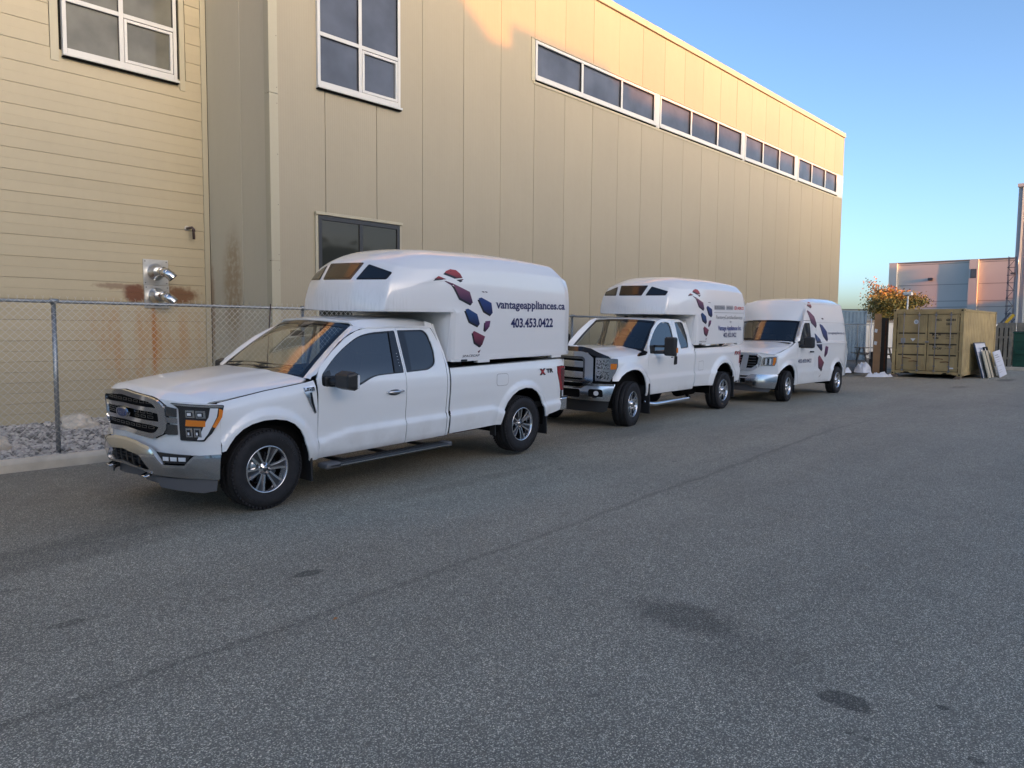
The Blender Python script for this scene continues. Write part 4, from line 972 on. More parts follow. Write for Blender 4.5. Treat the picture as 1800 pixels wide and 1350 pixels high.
sheet('rear_door', RD2, S2, 'white_body', T, .045, holes=[W2], mirror=True)
for Wd_, gm in ((W1, 'side_glass'), (W2, 'tint_glass')):
    sheet('window_surround', inset(Wd_, (1.01, 1.01)), SO2(.012), 'black_trim', T, .07, holes=[inset(Wd_, (.955, .94))], rim=.01)
    sheet('side_window', inset(Wd_, (.99, .98)), SO2(.018), gm, T, .07, rim=0)
CC = [(2.378, .55), (2.52, .55), (2.54, .72), (2.555, 1.40), (2.52, 1.62), (2.43, 1.95), (2.385, 1.94), (2.488, 1.62), (2.517, 1.37), (2.507, .72)]
sheet('cab_corner', ccw(CC), S2, 'white_body', T, .06, mirror=True)
sheet('cab_back', [(-.93, .6), (.93, .6), (.93, 1.40), (.77, 1.96), (-.77, 1.96), (-.93, 1.40)], lambda u, z: Vector((2.54-.2*max(0, z-1.45), u, z)), 'white_body', T, .2)
sheet('inner_cab_back', [(-.9, .6), (.9, .6), (.9, 1.40), (.73, 1.94), (-.73, 1.94), (-.9, 1.40)], lambda u, z: Vector((2.46-.2*max(0, z-1.45), -u, z)), 'interior_dark', T, .2, rim=0)
RA = [(3.39, .57), (3.42, .68), (3.48, .80), (3.57, .90), (3.70, .99), (3.85, 1.04), (3.99, 1.05), (4.13, 1.03), (4.26, .97), (4.37, .87), (4.44, .75), (4.47, .58)]
sheet('bed_side', ccw([(2.56, .60)]+RA+[(4.93, .60), (4.95, .85), (4.95, 1.41), (2.575, 1.395), (2.56, 1.0)]), S2, 'white_body', T, .04, mirror=True)
sheet('rear_fascia', [(-.93, .6), (.93, .6), (.93, 1.39), (-.93, 1.39)], lambda y, z: Vector((4.96, y, z)), 'white_body', T, .2)
sheet('tail_lamp', rnd([(4.87, 1.0), (4.955, 1.0), (4.955, 1.30), (4.87, 1.30)], .01), lambda x, z: Vector((x, -ys2(x, z)-.006, z)), 'lens_red', T, .06, rim=.03)
b = bmesh.new(); bm_box(b, (4.93, -.93, .52), (5.10, .93, .72), .02); obj('rear_bumper', b, 'chrome', T)
def roof2(x, y):
    a = abs(y); z = interp([(1.2, 1.98), (1.35, 2.015), (1.6, 2.04), (2.0, 2.05), (2.35, 2.03), (2.45, 1.99)], x)-.03*(a/.7)**2-.055*sst(.60, .80, a)
    return Vector((x, y, z))
RO = [(1.24+.10*abs(y)**2, y) for y in [i/10*.66 for i in range(-10, 11)]]
RO = [(1.36, -.70), (1.45, -.775), (2.34, -.775), (2.43, -.72), (2.45, 0), (2.43, .72), (2.34, .775), (1.45, .775), (1.36, .70)]+RO[::-1]
sheet('roof', ccw(RO), roof2, 'white_body', T, .05)
for yy in (.05, -.38): # cab clearance bumps
    b = bmesh.new(); bm_box(b, (1.38, yy-.03, 2.02), (1.46, yy+.03, 2.052), .012); obj('clearance_lamp', b, 'black_trim', T)
def ws2(u, v, o=0): return Vector((lerp(.53, 1.225, v)+lerp(.085, .06, v)*abs(u)**2.2-o*.5, -u*lerp(.84, .70, v), lerp(1.42, 1.985, v)-lerp(.02, .03, v)*abs(u)**2.2+.02*math.sin(PI*v)+o*.8))
sheet('windshield_border', rnd([(-1, 0), (1, 0), (1, 1), (-1, 1)], .03), lambda u, v: ws2(u, v, 0), 'piano_black', T, .08, holes=[rnd([(-.94, .04), (.94, .04), (.93, .93), (-.93, .93)], .04)], rim=.01)
sheet('windshield', [(-.99, .01), (.99, .01), (.99, .99), (-.99, .99)], lambda u, v: ws2(u, v, -.006), 'windshield_glass', T, .08, rim=0)
for sg in (-1, 1):
    def ap(a, c):
        p = ws2(1.0, a); x = interp([(0, .575), (.15, .63), (.5, .84), (.75, 1.05), (.9, 1.19), (1, 1.38)], a); z = interp([(0, 1.365), (.15, 1.52), (.5, 1.72), (.75, 1.87), (.9, 1.955), (1, 2.00)], a)
        q = S2(x, z); r = p.lerp(q, c)+Vector((-.3, -.45, .6))*.008*math.sin(PI*c)
        return Vector((r.x, r.y*(1 if sg < 0 else -1), r.z))
    gridmesh('a_pillar', ap, 20, 6, 'white_body', T)
    def rr_(a, c):
        x = lerp(1.36, 2.40, a); p = roof2(x, -.77); q = S2(x, interp([(1.36, 1.995), (1.5, 2.003), (2.14, 2.0), (2.40, 1.93)], x)); r = p.lerp(q, c)+Vector((0, -.5, .5))*.008*math.sin(PI*c)
        return Vector((r.x, r.y*(1 if sg < 0 else -1), r.z))
    gridmesh('roof_rail', rr_, 16, 4, 'white_body', T)
def zh2(x, y):
    a = abs(y); c = interp([(-.95, 1.40), (-.85, 1.43), (-.5, 1.455), (0, 1.47), (.45, 1.475), (.7, 1.48)], x); e = interp(ZT2, x)+.004
    t = a/.90; z = c-(c-e)*(.15*t**2+.85*t**4); z += -.02*sst(.42, .55, a)*sst(-.9, -.3, x); return z
HO = [(F2x(y, 1)+.10+.10*sst(.5, .95, abs(y)), y) for y in [i/10*.88 for i in range(-10, 11)]]+[(-.1, .90), (.50, .905), (.56, .86)]+[(.44+.14*(y/.8)**2, y) for y in (.7, .35, 0, -.35, -.7)]+[(.56, -.86), (.50, -.905), (-.1, -.90)]
sheet('hood', ccw(HO), lambda x, y: Vector((x, y, zh2(x, y))), 'white_body', T, .05)
sheet('cowl', ccw([(.38, -.84), (.72, -.84), (.76, 0), (.72, .84), (.38, .84)]), lambda x, y: Vector((x, y, 1.425-.05*(abs(y)/.8)**2-.02)), 'black_plastic', T, .12)
for x0, y0, x1, y1 in ((.58, .60, .66, -.05), (.57, -.02, .70, -.66)):
    tube('wiper', [(lerp(x0, x1, t), lerp(y0, y1, t), 1.462-.04*(lerp(y0, y1, t)/.8)**2) for t in (0, .3, .6, 1)], .013, 'black_plastic', T, 6)
# bug deflector
DF = [(0, 1.485), (.45, 1.485), (.62, 1.46), (.75, 1.40), (.95, 1.325), (.97, 1.295), (.78, 1.305), (.66, 1.345), (.58, 1.385), (.45, 1.405), (0, 1.405)]
sheet('hood_deflector', rnd(ccw(full(DF)), .02, 2), lambda u, z: Vector((F2x(u, z)-.03+.35*(z-1.36), -u, z)), 'piano_black', T, .05, rim=.012)
sheet('front_fascia', [(-.98, .80), (.98, .80), (.98, 1.28), (.6, 1.38), (-.6, 1.38), (-.98, 1.28)], G2(-.02), 'liner_black', T, .1)
GO = [(0, 1.40), (.50, 1.40), (.60, 1.37), (.695, 1.29), (.695, .86), (.56, .805), (.48, .84), (0, .845)]
GI = [(0, 1.315), (.50, 1.31), (.545, 1.27), (.545, .90), (.50, .862), (0, .862)]
sheet('grille_surround', rnd(ccw(full(GO)), .02, 2), G2(.045), 'chrome', T, .05, holes=[rnd(ccw(full(GI)), .03, 3)], rim=.06); q = LAST[0]
sheet('grille_frame', rnd(ccw(full([(0, 1.31), (.49, 1.30), (.535, 1.26), (.535, .91), (.49, .868), (0, .868)])), .03, 3), G2(.02), 'dark_chrome', q, .06, holes=[rnd(ccw(full([(0, 1.275), (.47, 1.265), (.50, 1.24), (.50, .93), (.46, .895), (0, .895)])), .03, 3)], rim=.04)
sheet('grille_backing', ccw(full([(0, 1.33), (.56, 1.32), (.56, .86), (0, .85)])), G2(-.01), 'liner_black', q, .1)
for z0, z1 in ((1.125, 1.235), (.935, 1.045)):
    sheet('grille_bar', ccw(full([(0, z1), (.50, z1-.012), (.50, z0-.01), (0, z0)])), G2(.028), 'dull_chrome', q, .08, rim=.04)
    sheet('bar_edge', ccw(full([(0, z1+.004), (.50, z1-.008), (.50, z1-.024), (0, z1-.012)])), G2(.034), 'chrome', q, .08, rim=.01)
sheet('badge', el(0, 1.09, .14, .058), G2(.05), 'chrome', q, .05, rim=.02); sheet('badge_field', el(0, 1.09, .118, .045), G2(.052), 'badge_blue', LAST[0], .05, rim=.002)
for sg in (-1, 1):
    mr_ = lambda pl: ccw(pl) if sg > 0 else ccw([(-x, z) for x, z in pl])
    sheet('headlamp', rnd(mr_([(.715, 1.30), (.715, .885), (.955, .88), (1.03, 1.03), (1.07, 1.15), (1.065, 1.285)]), .01, 2), G2(.012), 'lamp_silver', T, .05, rim=.05); q = LAST[0]
    for (a, c, d, e) in ((.735, .945, 1.10, 1.26), (.735, .945, .91, 1.06)):
        sheet('lamp_bezel', rnd(mr_([(a, d), (c, d), (c, e), (a, e)]), .02, 2), G2(.02), 'lamp_mottle', q, .05, rim=.004)
    sheet('turn_lens', rnd(mr_([(.965, 1.095), (1.05, 1.10), (1.06, 1.20), (.965, 1.20)]), .01, 2), G2(.026), 'amber', q, .05, rim=.006)
    sheet('fog_lamp_pocket', rnd(mr_([(.665, .60), (.91, .60), (.895, .745), (.66, .745)]), .04, 3), G2(.125), 'liner_black', T, .05, rim=.01); q = LAST[0]
    sheet('pocket_rim', rnd(mr_([(.66, .592), (.92, .592), (.905, .61), (.675, .61)]), .01, 2), G2(.135), 'chrome', q, .05, rim=.01)
    sheet('fog_lamp', el(sg*.80, .675, .042, .042), G2(.135), 'lamp_clear', q, .05, rim=.02)
BO = ccw(full([(0, .775), (.50, .775), (.575, .825), (.62, .84), (1.07, .84), (1.04, .68), (1.0, .535), (.52, .545), (0, .57)]))
sheet('front_bumper', rnd(BO, .01, 2), lambda u, z: Vector((F2x(u, z)-.118+.75*(z-.64)**2, -u, z)), 'dull_chrome', T, .05, holes=[rnd(ccw(full([(0, .735), (.48, .735), (.50, .71), (.50, .60), (.46, .585), (0, .59)])), .02, 2)], rim=.12); q = LAST[0]
sheet('bumper_edge', ccw(full([(0, .778), (.50, .778), (.575, .828), (.62, .843), (1.07, .843), (1.068, .812), (.625, .808), (.58, .795), (.51, .748), (0, .748)])), lambda u, z: Vector((F2x(u, z)-.125, -u, z)), 'chrome', q, .05, rim=.02)
sheet('intake_grille', ccw(full([(0, .75), (.51, .75), (.51, .58), (0, .58)])), G2(.06), 'liner_black', q, .1)
sheet('air_dam', rnd(ccw(full([(0, .55), (.96, .55), (.93, .36), (.88, .33), (0, .34)])), .02, 2), G2(.02), 'black_plastic', T, .1, rim=.03)
# fender badge
sheet('fender_badge', rnd([(.20, 1.30), (.555, 1.325), (.555, 1.385), (.40, 1.385), (.27, 1.36)], .02, 2), lambda x, z: Vector((x, -.955-.01*(1.385-z)*5, z)), 'piano_black', T, .05, rim=.03); q = LAST[0]
text_on('badge_lettering', 'F-350', lambda x, z: Vector((x, -.957-.01*(1.385-z)*5, z)), .34, .50, 1.328, .035, 'lamp_silver', q, .002, bold=.02)
sheet('handle_pocket', rnd([(1.60, 1.09), (1.70, 1.09), (1.70, 1.27), (1.60, 1.27)], .015, 2), lambda x, z: S2(x, z)+Vector((0, -.006, 0)), 'piano_black', T, .06, rim=.01)
b = bmesh.new(); bm_box(b, (1.615, -1.03, 1.10), (1.65, -1.0, 1.26), .01); obj('door_handle', b, 'black_plastic', T)
box('lock_trim', (1.47, -.988, 1.235), (1.55, -.97, 1.255), 'black_plastic', T)
text_on('trim_badge', 'FX4', S2, 4.56, 4.91, 1.205, .08, 'decal_black', T, .006, bold=.05, shear=.2); q = LAST[0]
text_on('trim_badge_inlay', 'FX4', S2, 4.565, 4.905, 1.21, .07, 'decal_red', q, .009, bold=.005, shear=.2)
FD = rnd([(2.74, .93), (2.95, .93), (2.95, 1.12), (2.74, 1.115)], .02)
sheet('fuel_door_gap', [(2.845+(x-2.845)*1.04, 1.02+(z-1.02)*1.05) for x, z in FD], lambda x, z: S2(x, z)+Vector((0, -.0006, 0)), 'rim_dark', T, .06, holes=[FD], rim=0)
# chrome tube step
tube('step_bar', [(.52, -.90, .45), (.60, -1.0, .385), (.75, -1.04, .37), (2.15, -1.04, .37), (2.28, -1.0, .38), (2.34, -.90, .43)], .038, 'chrome', T, 12)
# towing mirror
b = bmesh.new(); bm_box(b, (.86, -1.36, 1.30), (1.00, -1.13, 1.66), .035); mo = obj('door_mirror', b, 'black_plastic', T)
tube('mirror_arm', [(.78, -.93, 1.36), (.92, -1.16, 1.36)], .028, 'black_plastic', mo, 8); tube('mirror_arm', [(.78, -.92, 1.48), (.92, -1.16, 1.48)], .022, 'black_plastic', mo, 8)
box('mirror_marker', (.94, -1.368, 1.36), (1.01, -1.30, 1.46), 'amber', mo, .01); box('mirror_base', (.70, -.965, 1.33), (.84, -.92, 1.50), 'black_plastic', mo, .02)
box('mirror_glass', (1.001, -1.34, 1.33), (1.004, -1.15, 1.63), 'chrome', mo)
b = bmesh.new(); bm_box(b, (.86, 1.13, 1.30), (1.00, 1.36, 1.66), .035); obj('door_mirror', b, 'black_plastic', T)
box('underbody', (-.6, -.75, .50), (4.85, .75, .66), 'liner_black', T); box('engine_block', (-.60, -.84, .6), (.50, .84, 1.22), 'liner_black', T)
box('cab_floor', (.5, -.92, .58), (2.48, .92, .72), 'interior_dark', T); box('bed_floor', (2.57, -.95, .72), (4.95, .95, .80), 'liner_black', T); box('bed_front_wall', (2.57, -.95, .6), (2.6, .95, 1.38), 'liner_black', T)
tube('axle', [(3.99, -.8, .41), (3.99, .8, .41)], .06, 'liner_black', T); tube('fuel_tank', [(2.6, -.55, .46), (3.3, -.55, .46)], .12, 'liner_black', T)
interior(T, .80, 1.35, 1.42); box('rear_bench', (2.0, -.7, .95), (2.4, .7, 1.52), 'interior_grey', T, .05)
for xx in (-.02, 3.975): liner(T, xx, .47, .60, .955)
for sd in (-1, 1): mudflap(T, .52, sd*.90, .20, .78, .30, .05); mudflap(T, 4.46, sd*.90, .24, .72, .28, .03)
wheel_set(T, (0, 4.013), .865, .42, .42, .28, 'chrome8', steer=math.radians(9))
make_cap(T, -.16, .105, 2)
# ================================================================ cargo van
VN = empty('cargo_van', (18.444, 8.467, .102), (0, .0035, .0196))
tag(VN, 'white high-roof cargo van with purple and blue diamond graphics, last in the parked row', 'van', 'white work vehicles parked along the fence')
T = VN
# beltline etc
def ysv(x, z):
    pr = [(.34, .925), (.38, .94), (.44, .965), (.66, .980), (.70, .988), (.735, .990), (.765, .972), (1.0, .975), (1.36, .992), (1.43, 1.002), (1.475, 1.0), (1.50, .985), (1.6, .975), (2.0, .930), (2.06, .925), (2.4, .868), (2.52, .845), (2.56, .83), (2.6, .80)]
    if x < .62:
        zt = interp([(-.8, 1.17), (-.3, 1.27), (.3, 1.40), (.62, 1.52)], x)
        pr = [(.34, .92), (.44, .955), (.75, .975), (zt-.16, .975), (zt-.05, .955), (zt, .92)]
    y = sm_interp(pr, z, .012)
    for cx, r in ((-.03, .57), (3.60, .55)):
        d = math.hypot(x-cx, z-.38); y += .03*(1-sst(r, r+.12, d)) if z < 1.1 else 0
    if x < -.2: y -= .07*(min(1, (-.2-x)/.6))**2
    if x > 4.0: y -= .05*((x-4.0)/.45)**2
    return y
SV = lambda x, z: Vector((x, -ysv(x, z), z)); SOV = lambda o: (lambda x, z: Vector((x, -ysv(x, z)+o, z)))
FVx = lambda y, z: -.93+.25*min(abs(y), 1.15)**3
GV = lambda o: (lambda u, z: Vector((FVx(u, z)-o, -u, z)))
A = [(-.60, .71), (-.53, .78), (-.42, .85), (-.27, .905), (-.10, .93), (.06, .915), (.20, .85), (.30, .75), (.35, .64), (.375, .40)]
sheet('front_fender', ccw([(-.73, .71)]+A+[(.50, .40), (.50, 1.475), (.3, 1.40), (-.3, 1.27), (-.72, 1.18)]), SV, 'white_body', T, .05, mirror=True)
WV = rnd([(.585, 1.345), (1.47, 1.345), (1.455, 1.60), (1.43, 1.99), (1.03, 1.985), (.86, 1.82), (.60, 1.50)], [.02, .03, .05, .05, .05, .1, .06])
sheet('front_door', ccw([(.508, .40), (1.72, .40), (1.74, 1.0), (1.70, 1.50), (1.64, 2.045), (.98, 2.045), (.80, 1.87), (.508, 1.50)]), SV, 'white_body', T, .05, holes=[WV], mirror=True)
sheet('window_surround', inset(WV, (1.01, 1.01)), SOV(.012), 'black_trim', T, .08, holes=[inset(WV, (.93, .93))], rim=.01)
sheet('side_window', inset(WV, (.99, .98)), SOV(.018), 'side_glass', T, .08, rim=0)
RB = [(3.03, .39), (3.06, .52), (3.12, .66), (3.22, .78), (3.36, .875), (3.52, .915), (3.68, .91), (3.82, .86), (3.93, .77), (4.0, .64), (4.02, .50)]
PN = rnd([(1.90, 1.50), (4.15, 1.50), (4.12, 1.97), (4.04, 2.015), (1.90, 2.01)], .06)
sheet('cargo_side', ccw([(1.728, .40), (3.03, .385)]+RB[1:]+[(4.42, .52), (4.47, .80), (4.47, 1.20), (4.38, 1.50), (4.24, 2.05), (4.10, 2.50), (4.03, 2.56), (1.45, 2.55), (.98, 2.055), (1.648, 2.055), (1.708, 1.50), (1.748, 1.0)]), SV, 'white_body', T, .05, mirror=True)
fr_ = lambda pl, k_: [(3.0+(x-3.0)*k_, 1.755+(z-1.755)*(k_*1.03)) for x, z in pl]
sheet('panel_recess', fr_(PN, 1.012), lambda x, z: SV(x, z)+Vector((0, -.004, 0)), 'cap_white', T, .1, holes=[PN], rim=.004)
sheet('belt_moulding', [(1.75, 1.425), (4.40, 1.455), (4.39, 1.485), (1.75, 1.455)], lambda x, z: SV(x, z)+Vector((0, -.008, 0)), 'white_body', T, .1, rim=.006)
sheet('roof_moulding', [(1.18, 2.475), (4.02, 2.545), (4.02, 2.565), (1.18, 2.50)], lambda x, z: SV(x, z)+Vector((0, -.012, 0)), 'white_body', T, .1, rim=.01)
sheet('van_back', [(-.93, .5), (.93, .5), (.97, 1.2), (.90, 2.0), (.80, 2.55), (-.80, 2.55), (-.90, 2.0), (-.97, 1.2)], lambda u, z: Vector((interp([(.5, 4.46), (1.2, 4.48), (2.05, 4.26), (2.5, 4.12), (2.6, 4.06)], z), u, z)), 'white_body', T, .2)
def roofv(x, y):
    a = abs(y); z = interp([(1.35, 2.56), (1.5, 2.615), (1.8, 2.66), (2.4, 2.69), (3.5, 2.695), (3.95, 2.67), (4.1, 2.60)], x)-.03*(a/.8)**2-.09*sst(.64, .84, a); return Vector((x, y, z))
sheet('roof', ccw([(1.38, -.80), (1.50, -.83), (4.03, -.83), (4.10, -.75), (4.12, 0), (4.10, .75), (4.03, .83), (1.50, .83), (1.38, .80), (1.42, 0)]), roofv, 'white_body', T, .06)
# nose cone above the windshield
def nose(a, c):
    u = -1+2*c; v = a
    x = lerp(.96, 1.40, v)+lerp(.22, .0, v)*abs(u)**2.5; z = lerp(2.06, 2.60, v)-lerp(.03, .07, v)*abs(u)**3+.05*math.sin(PI*v)
    return Vector((x-.04*math.sin(PI*v), -u*lerp(.80, .80, v), z))
gridmesh('roof_front', lambda a, c: nose(a, 1-c), 16, 30, 'white_body', T)
for sg in (-1, 1):
    def cn(a, c):
        p = nose(a, 1.0); x = lerp(.98, 1.50, a); z = lerp(2.05, 2.545, a); q = SV(x, z); r = p.lerp(q, c)+Vector((-.4, -.4, .2))*.02*math.sin(PI*c)
        return Vector((r.x, r.y*(1 if sg < 0 else -1), r.z))
    gridmesh('roof_corner', cn, 14, 6, 'white_body', T)
    def rl(a, c):
        x = lerp(1.46, 4.05, a); p = roofv(x, -.82); q = SV(x, min(2.56, interp([(1.45, 2.545), (4.03, 2.555)], x))); r = p.lerp(q, c)+Vector((0, -.5, .5))*.006*math.sin(PI*c)
        return Vector((r.x, r.y*(1 if sg < 0 else -1), r.z))
    gridmesh('roof_rail', rl, 20, 4, 'white_body', T)
def wsv(u, v, o=0): return Vector((lerp(.42, .95, v)+lerp(.20, .20, v)*abs(u)**2.3-o*.6, -u*lerp(.84, .77, v), lerp(1.52, 2.055, v)-.03*abs(u)**2.2+.015*math.sin(PI*v)+o*.6))
sheet('windshield_border', rnd([(-1, 0), (1, 0), (1, 1), (-1, 1)], .05), lambda u, v: wsv(u, v, 0), 'piano_black', T, .09, holes=[rnd([(-.94, .05), (.94, .05), (.93, .93), (-.93, .93)], .05)], rim=.01)
sheet('windshield', [(-.99, .01), (.99, .01), (.99, .99), (-.99, .99)], lambda u, v: wsv(u, v, -.006), 'windshield_glass', T, .09, rim=0)
for sg in (-1, 1):
    def ap(a, c):
        p = wsv(1.0, a); x = interp([(0, .515), (1, .965)], a); z = interp([(0, 1.49), (1, 2.045)], a); q = SV(x, z); r = p.lerp(q, c)+Vector((-.4, -.4, .5))*.02*math.sin(PI*c)
        return Vector((r.x, r.y*(1 if sg < 0 else -1), r.z))
    gridmesh('a_pillar', ap, 14, 6, 'white_body', T)
def zhv(x, y):
    a = abs(y); c = interp([(-.95, 1.22), (-.85, 1.255), (-.5, 1.33), (0, 1.43), (.4, 1.52), (.6, 1.56)], x); e = interp([(-.8, 1.16), (-.3, 1.272), (.3, 1.402), (.62, 1.53)], x)
    t = a/.89; return c-(c-e)*(.3*t**2+.7*t**4)
HO = [(FVx(y, 1)+.03, y) for y in [i/8*.85 for i in range(-8, 9)]]+[(-.5, .88), (.0, .895), (.45, .885), (.50, .84)]+[(.36+.14*(y/.8)**2, y) for y in (.7, .35, 0, -.35, -.7)]+[(.50, -.84), (.45, -.885), (0, -.895), (-.5, -.88)]
sheet('hood', ccw(HO), lambda x, y: Vector((x, y, zhv(x, y))), 'white_body', T, .06)
sheet('cowl', ccw([(.30, -.84), (.66, -.84), (.66, .84), (.30, .84)]), lambda x, y: Vector((x, y, 1.505-.03*(abs(y)/.8)**2)), 'black_plastic', T, .15)
tube('wiper', [(.45, .55, 1.56), (.50, .2, 1.57), (.56, -.2, 1.57)], .012, 'black_plastic', T, 6)
sheet('front_fascia', [(-.965, .66), (.965, .66), (.965, 1.16), (.5, 1.22), (-.5, 1.22), (-.965, 1.16)], GV(0), 'white_body', T, .08)
sheet('grille_surround', rnd(ccw(full([(0, 1.215), (.52, 1.21), (.64, 1.12), (.60, .91), (.43, .795), (0, .795)])), .02, 2), GV(.03), 'chrome', T, .05, holes=[rnd(ccw(full([(0, 1.17), (.50, 1.165), (.565, 1.11), (.53, .94), (.40, .85), (0, .85)])), .02, 2)], rim=.04); q = LAST[0]
sheet('grille_backing', ccw(full([(0, 1.18), (.57, 1.17), (.54, .9), (.40, .84), (0, .84)])), GV(.012), 'liner_black', q, .1)
for sg in (-1, 1): sheet('grille_bar', ccw([(sg*.20, 1.20), (sg*.34, 1.20), (sg*.27, .82), (sg*.10, .82)]), GV(.036), 'chrome', q, .06, rim=.03)
for i in range(4): sheet('grille_slat', [(-.5, .90+i*.065), (.5, .90+i*.065), (.5, .912+i*.065), (-.5, .912+i*.065)], GV(.02), 'dark_chrome', q, .1, rim=.01)
for sg in (-1, 1):
    mr_ = lambda pl: ccw(pl) if sg > 0 else ccw([(-x, z) for x, z in pl])
    sheet('headlamp', rnd(mr_([(.645, 1.115), (.605, .905), (.905, .912), (.94, 1.0), (.945, 1.135), (.80, 1.135)]), .012, 2), GV(.014), 'dull_chrome', T, .05, rim=.04); q = LAST[0]
    sheet('lamp_bezel', rnd(mr_([(.665, 1.10), (.635, .925), (.84, .93), (.865, 1.10)]), .02, 2), GV(.02), 'lamp_mottle', q, .05, rim=.004)
    for i in range(4): sheet('lamp_facet', mr_([(.665+i*.045, .94), (.69+i*.045, .94), (.70+i*.045, 1.08), (.68+i*.04, 1.09)]), GV(.023), ('lamp_black', 'lamp_clear')[i % 2], q, .1, rim=.003)
    sheet('turn_lens', mr_([(.88, 1.12), (.935, 1.115), (.925, 1.0), (.90, .93), (.865, .93), (.875, 1.0)]), GV(.024), 'amber', q, .05, rim=.006)
sheet('front_bumper', rnd(ccw(full([(0, .62), (.30, .63), (.40, .70), (1.00, .705), (.985, .52), (.94, .355), (.42, .385), (.34, .45), (0, .46)])), .02, 2), lambda u, z: Vector((FVx(u, z)-.095+.6*(z-.50)**2, -u, z)), 'dull_chrome', T, .05, holes=[rnd(ccw(full([(0, .60), (.28, .60), (.27, .50), (0, .49)])), .015, 2)], rim=.1); q = LAST[0]
sheet('intake_grille', ccw(full([(0, .64), (.32, .64), (.30, .46), (0, .46)])), GV(.04), 'liner_black', q, .1)
sheet('chin_panel', ccw(full([(0, .47), (.36, .46), (.44, .39), (.85, .35), (.80, .27), (0, .29)])), GV(.03), 'grey_cladding', T, .1)
b = bmesh.new(); bm_box(b, (.70, -1.30, 1.335), (.86, -1.04, 1.62), .05); mo = obj('door_mirror', b, 'black_plastic', T)
tube('mirror_arm', [(.66, -.93, 1.38), (.78, -1.12, 1.39)], .05, 'black_plastic', mo, 8)
b = bmesh.new(); bm_box(b, (.70, 1.04, 1.335), (.86, 1.30, 1.62), .05); obj('door_mirror', b, 'black_plastic', T)
b = bmesh.new(); bm_box(b, (1.31, -1.04, 1.215), (1.53, -1.0, 1.25), .012); obj('door_handle', b, 'black_plastic', T)
dv = dict(A=[(1.254, 2.633), (1.343, 2.616), (1.474, 2.495), (1.42, 2.451), (1.121, 2.535)], C=[(1.025, 2.356), (1.407, 2.294), (1.778, 2.165), (1.925, 1.933), (1.84, 1.878), (1.467, 2.011), (1.239, 2.237)], D=[(2.273, 2.132), (2.395, 2.167), (2.496, 2.115), (2.42, 2.059)],
    E=[(2.135, 1.979), (2.358, 1.938), (2.664, 1.766), (2.709, 1.545), (2.631, 1.501), (2.359, 1.655)], F=[(1.718, 1.728), (2.122, 1.546), (2.276, 1.284), (2.217, 1.252), (1.83, 1.418)], G=[(2.517, 1.38), (2.733, 1.345), (2.702, 1.168), (2.551, 1.082), (2.484, 1.117)],
    H=[(2.017, 1.103), (2.107, 1.124), (2.494, .918), (2.28, .694), (2.083, .787)], I=[(2.094, .526), (2.258, .607), (2.202, .554)])
dv['A'] = [(1.46, 2.545), (1.62, 2.53), (1.68, 2.42), (1.60, 2.40), (1.36, 2.46)]
dv['C'] = [(1.30, 2.33), (1.50, 2.28), (1.78, 2.165), (1.925, 1.933), (1.84, 1.878), (1.52, 2.011), (1.40, 2.20)]
mk_decals(T, SV, dv)
text_on('web_lettering', 'vantageappliances.ca', SV, 2.72, 4.13, 1.70, .075, 'decal_navy', T, .006, bold=.0)
text_on('phone_lettering', '403.453.0422', SV, .56, 1.50, .95, .10, 'decal_navy', T, .006, bold=.01)
box('underbody', (-.6, -.75, .36), (4.35, .75, .55), 'liner_black', T); box('engine_block', (-.6, -.82, .5), (.45, .82, 1.08), 'liner_black', T)
box('bulkhead', (1.9, -.85, .4), (1.95, .85, 2.4), 'interior_dark', T); box('cab_floor', (.4, -.9, .42), (2, .9, .6), 'interior_dark', T)
interior(T, .62, 1.2, 1.50)
for xx in (-.03, 3.60): liner(T, xx, .38, .53, .95)
for sd in (-1, 1): mudflap(T, .40, sd*.87, .22, .55, .2, .02); mudflap(T, 4.06, sd*.87, .24, .55, .2, .02)
wheel_set(T, (0, 3.711), .845, .385, .385, .25, 'steel5', steer=math.radians(5))
# ================================================================ ground
def gz(x): return .04+.06*sst(3, 14, x)
xs = [-1200, -300, -60, -20, -8] + [i for i in range(-4, 17)] + [20, 30, 50, 80, 150, 400, 1500]
ys = [-1200, -300, -60, -30, -8, 0, 4, 8, 10.86]
b = bmesh.new(); g = [[b.verts.new((x, y, gz(x))) for y in ys] for x in xs]
for i in range(len(xs)-1):
    for j in range(len(ys)-1): b.faces.new((g[i][j], g[i+1][j], g[i+1][j+1], g[i][j+1]))
struct(obj('road', b, 'asphalt'))
b = bmesh.new(); y0 = 10.5
g = [[b.verts.new((x, y, -.02)) for y in (10.5, 60, 1500)] for x in (-1200, 90, 1500)]
for i in range(2):
    for j in range(2): b.faces.new((g[i][j], g[i+1][j], g[i+1][j+1], g[i][j+1]))
struct(obj('ground', b, 'yard_ground'))
KY = lambda x: 10.72-.012*(x-3)     # kerb face
def bedz(x, y): return gz(x)+.09+.035*noise.noise(Vector((x*.9, y*.9, 3)))
b = bmesh.new(); nx, ny = 150, 22
g = [[b.verts.new((lerp(-8, 36.0, i/nx), lerp(KY(lerp(-8, 36.0, i/nx))+.16, 15.1, j/ny), bedz(lerp(-8, 36.0, i/nx), lerp(10.85, 15.1, j/ny)))) for j in range(ny+1)] for i in range(nx+1)]
for i in range(nx):
    for j in range(ny): b.faces.new((g[i][j], g[i+1][j], g[i+1][j+1], g[i][j+1]))
struct(obj('gravel_bed', b, 'soil'))
b = bmesh.new()
g = [[b.verts.new((x, y, z)) for y, z in ((10.42, .10), (11.2, .14), (12.6, .30), (60, .35))] for x in (36.0, 38, 44, 60, 95)]
for i in range(4):
    for j in range(3): b.faces.new((g[i][j], g[i+1][j], g[i+1][j+1], g[i][j+1]))
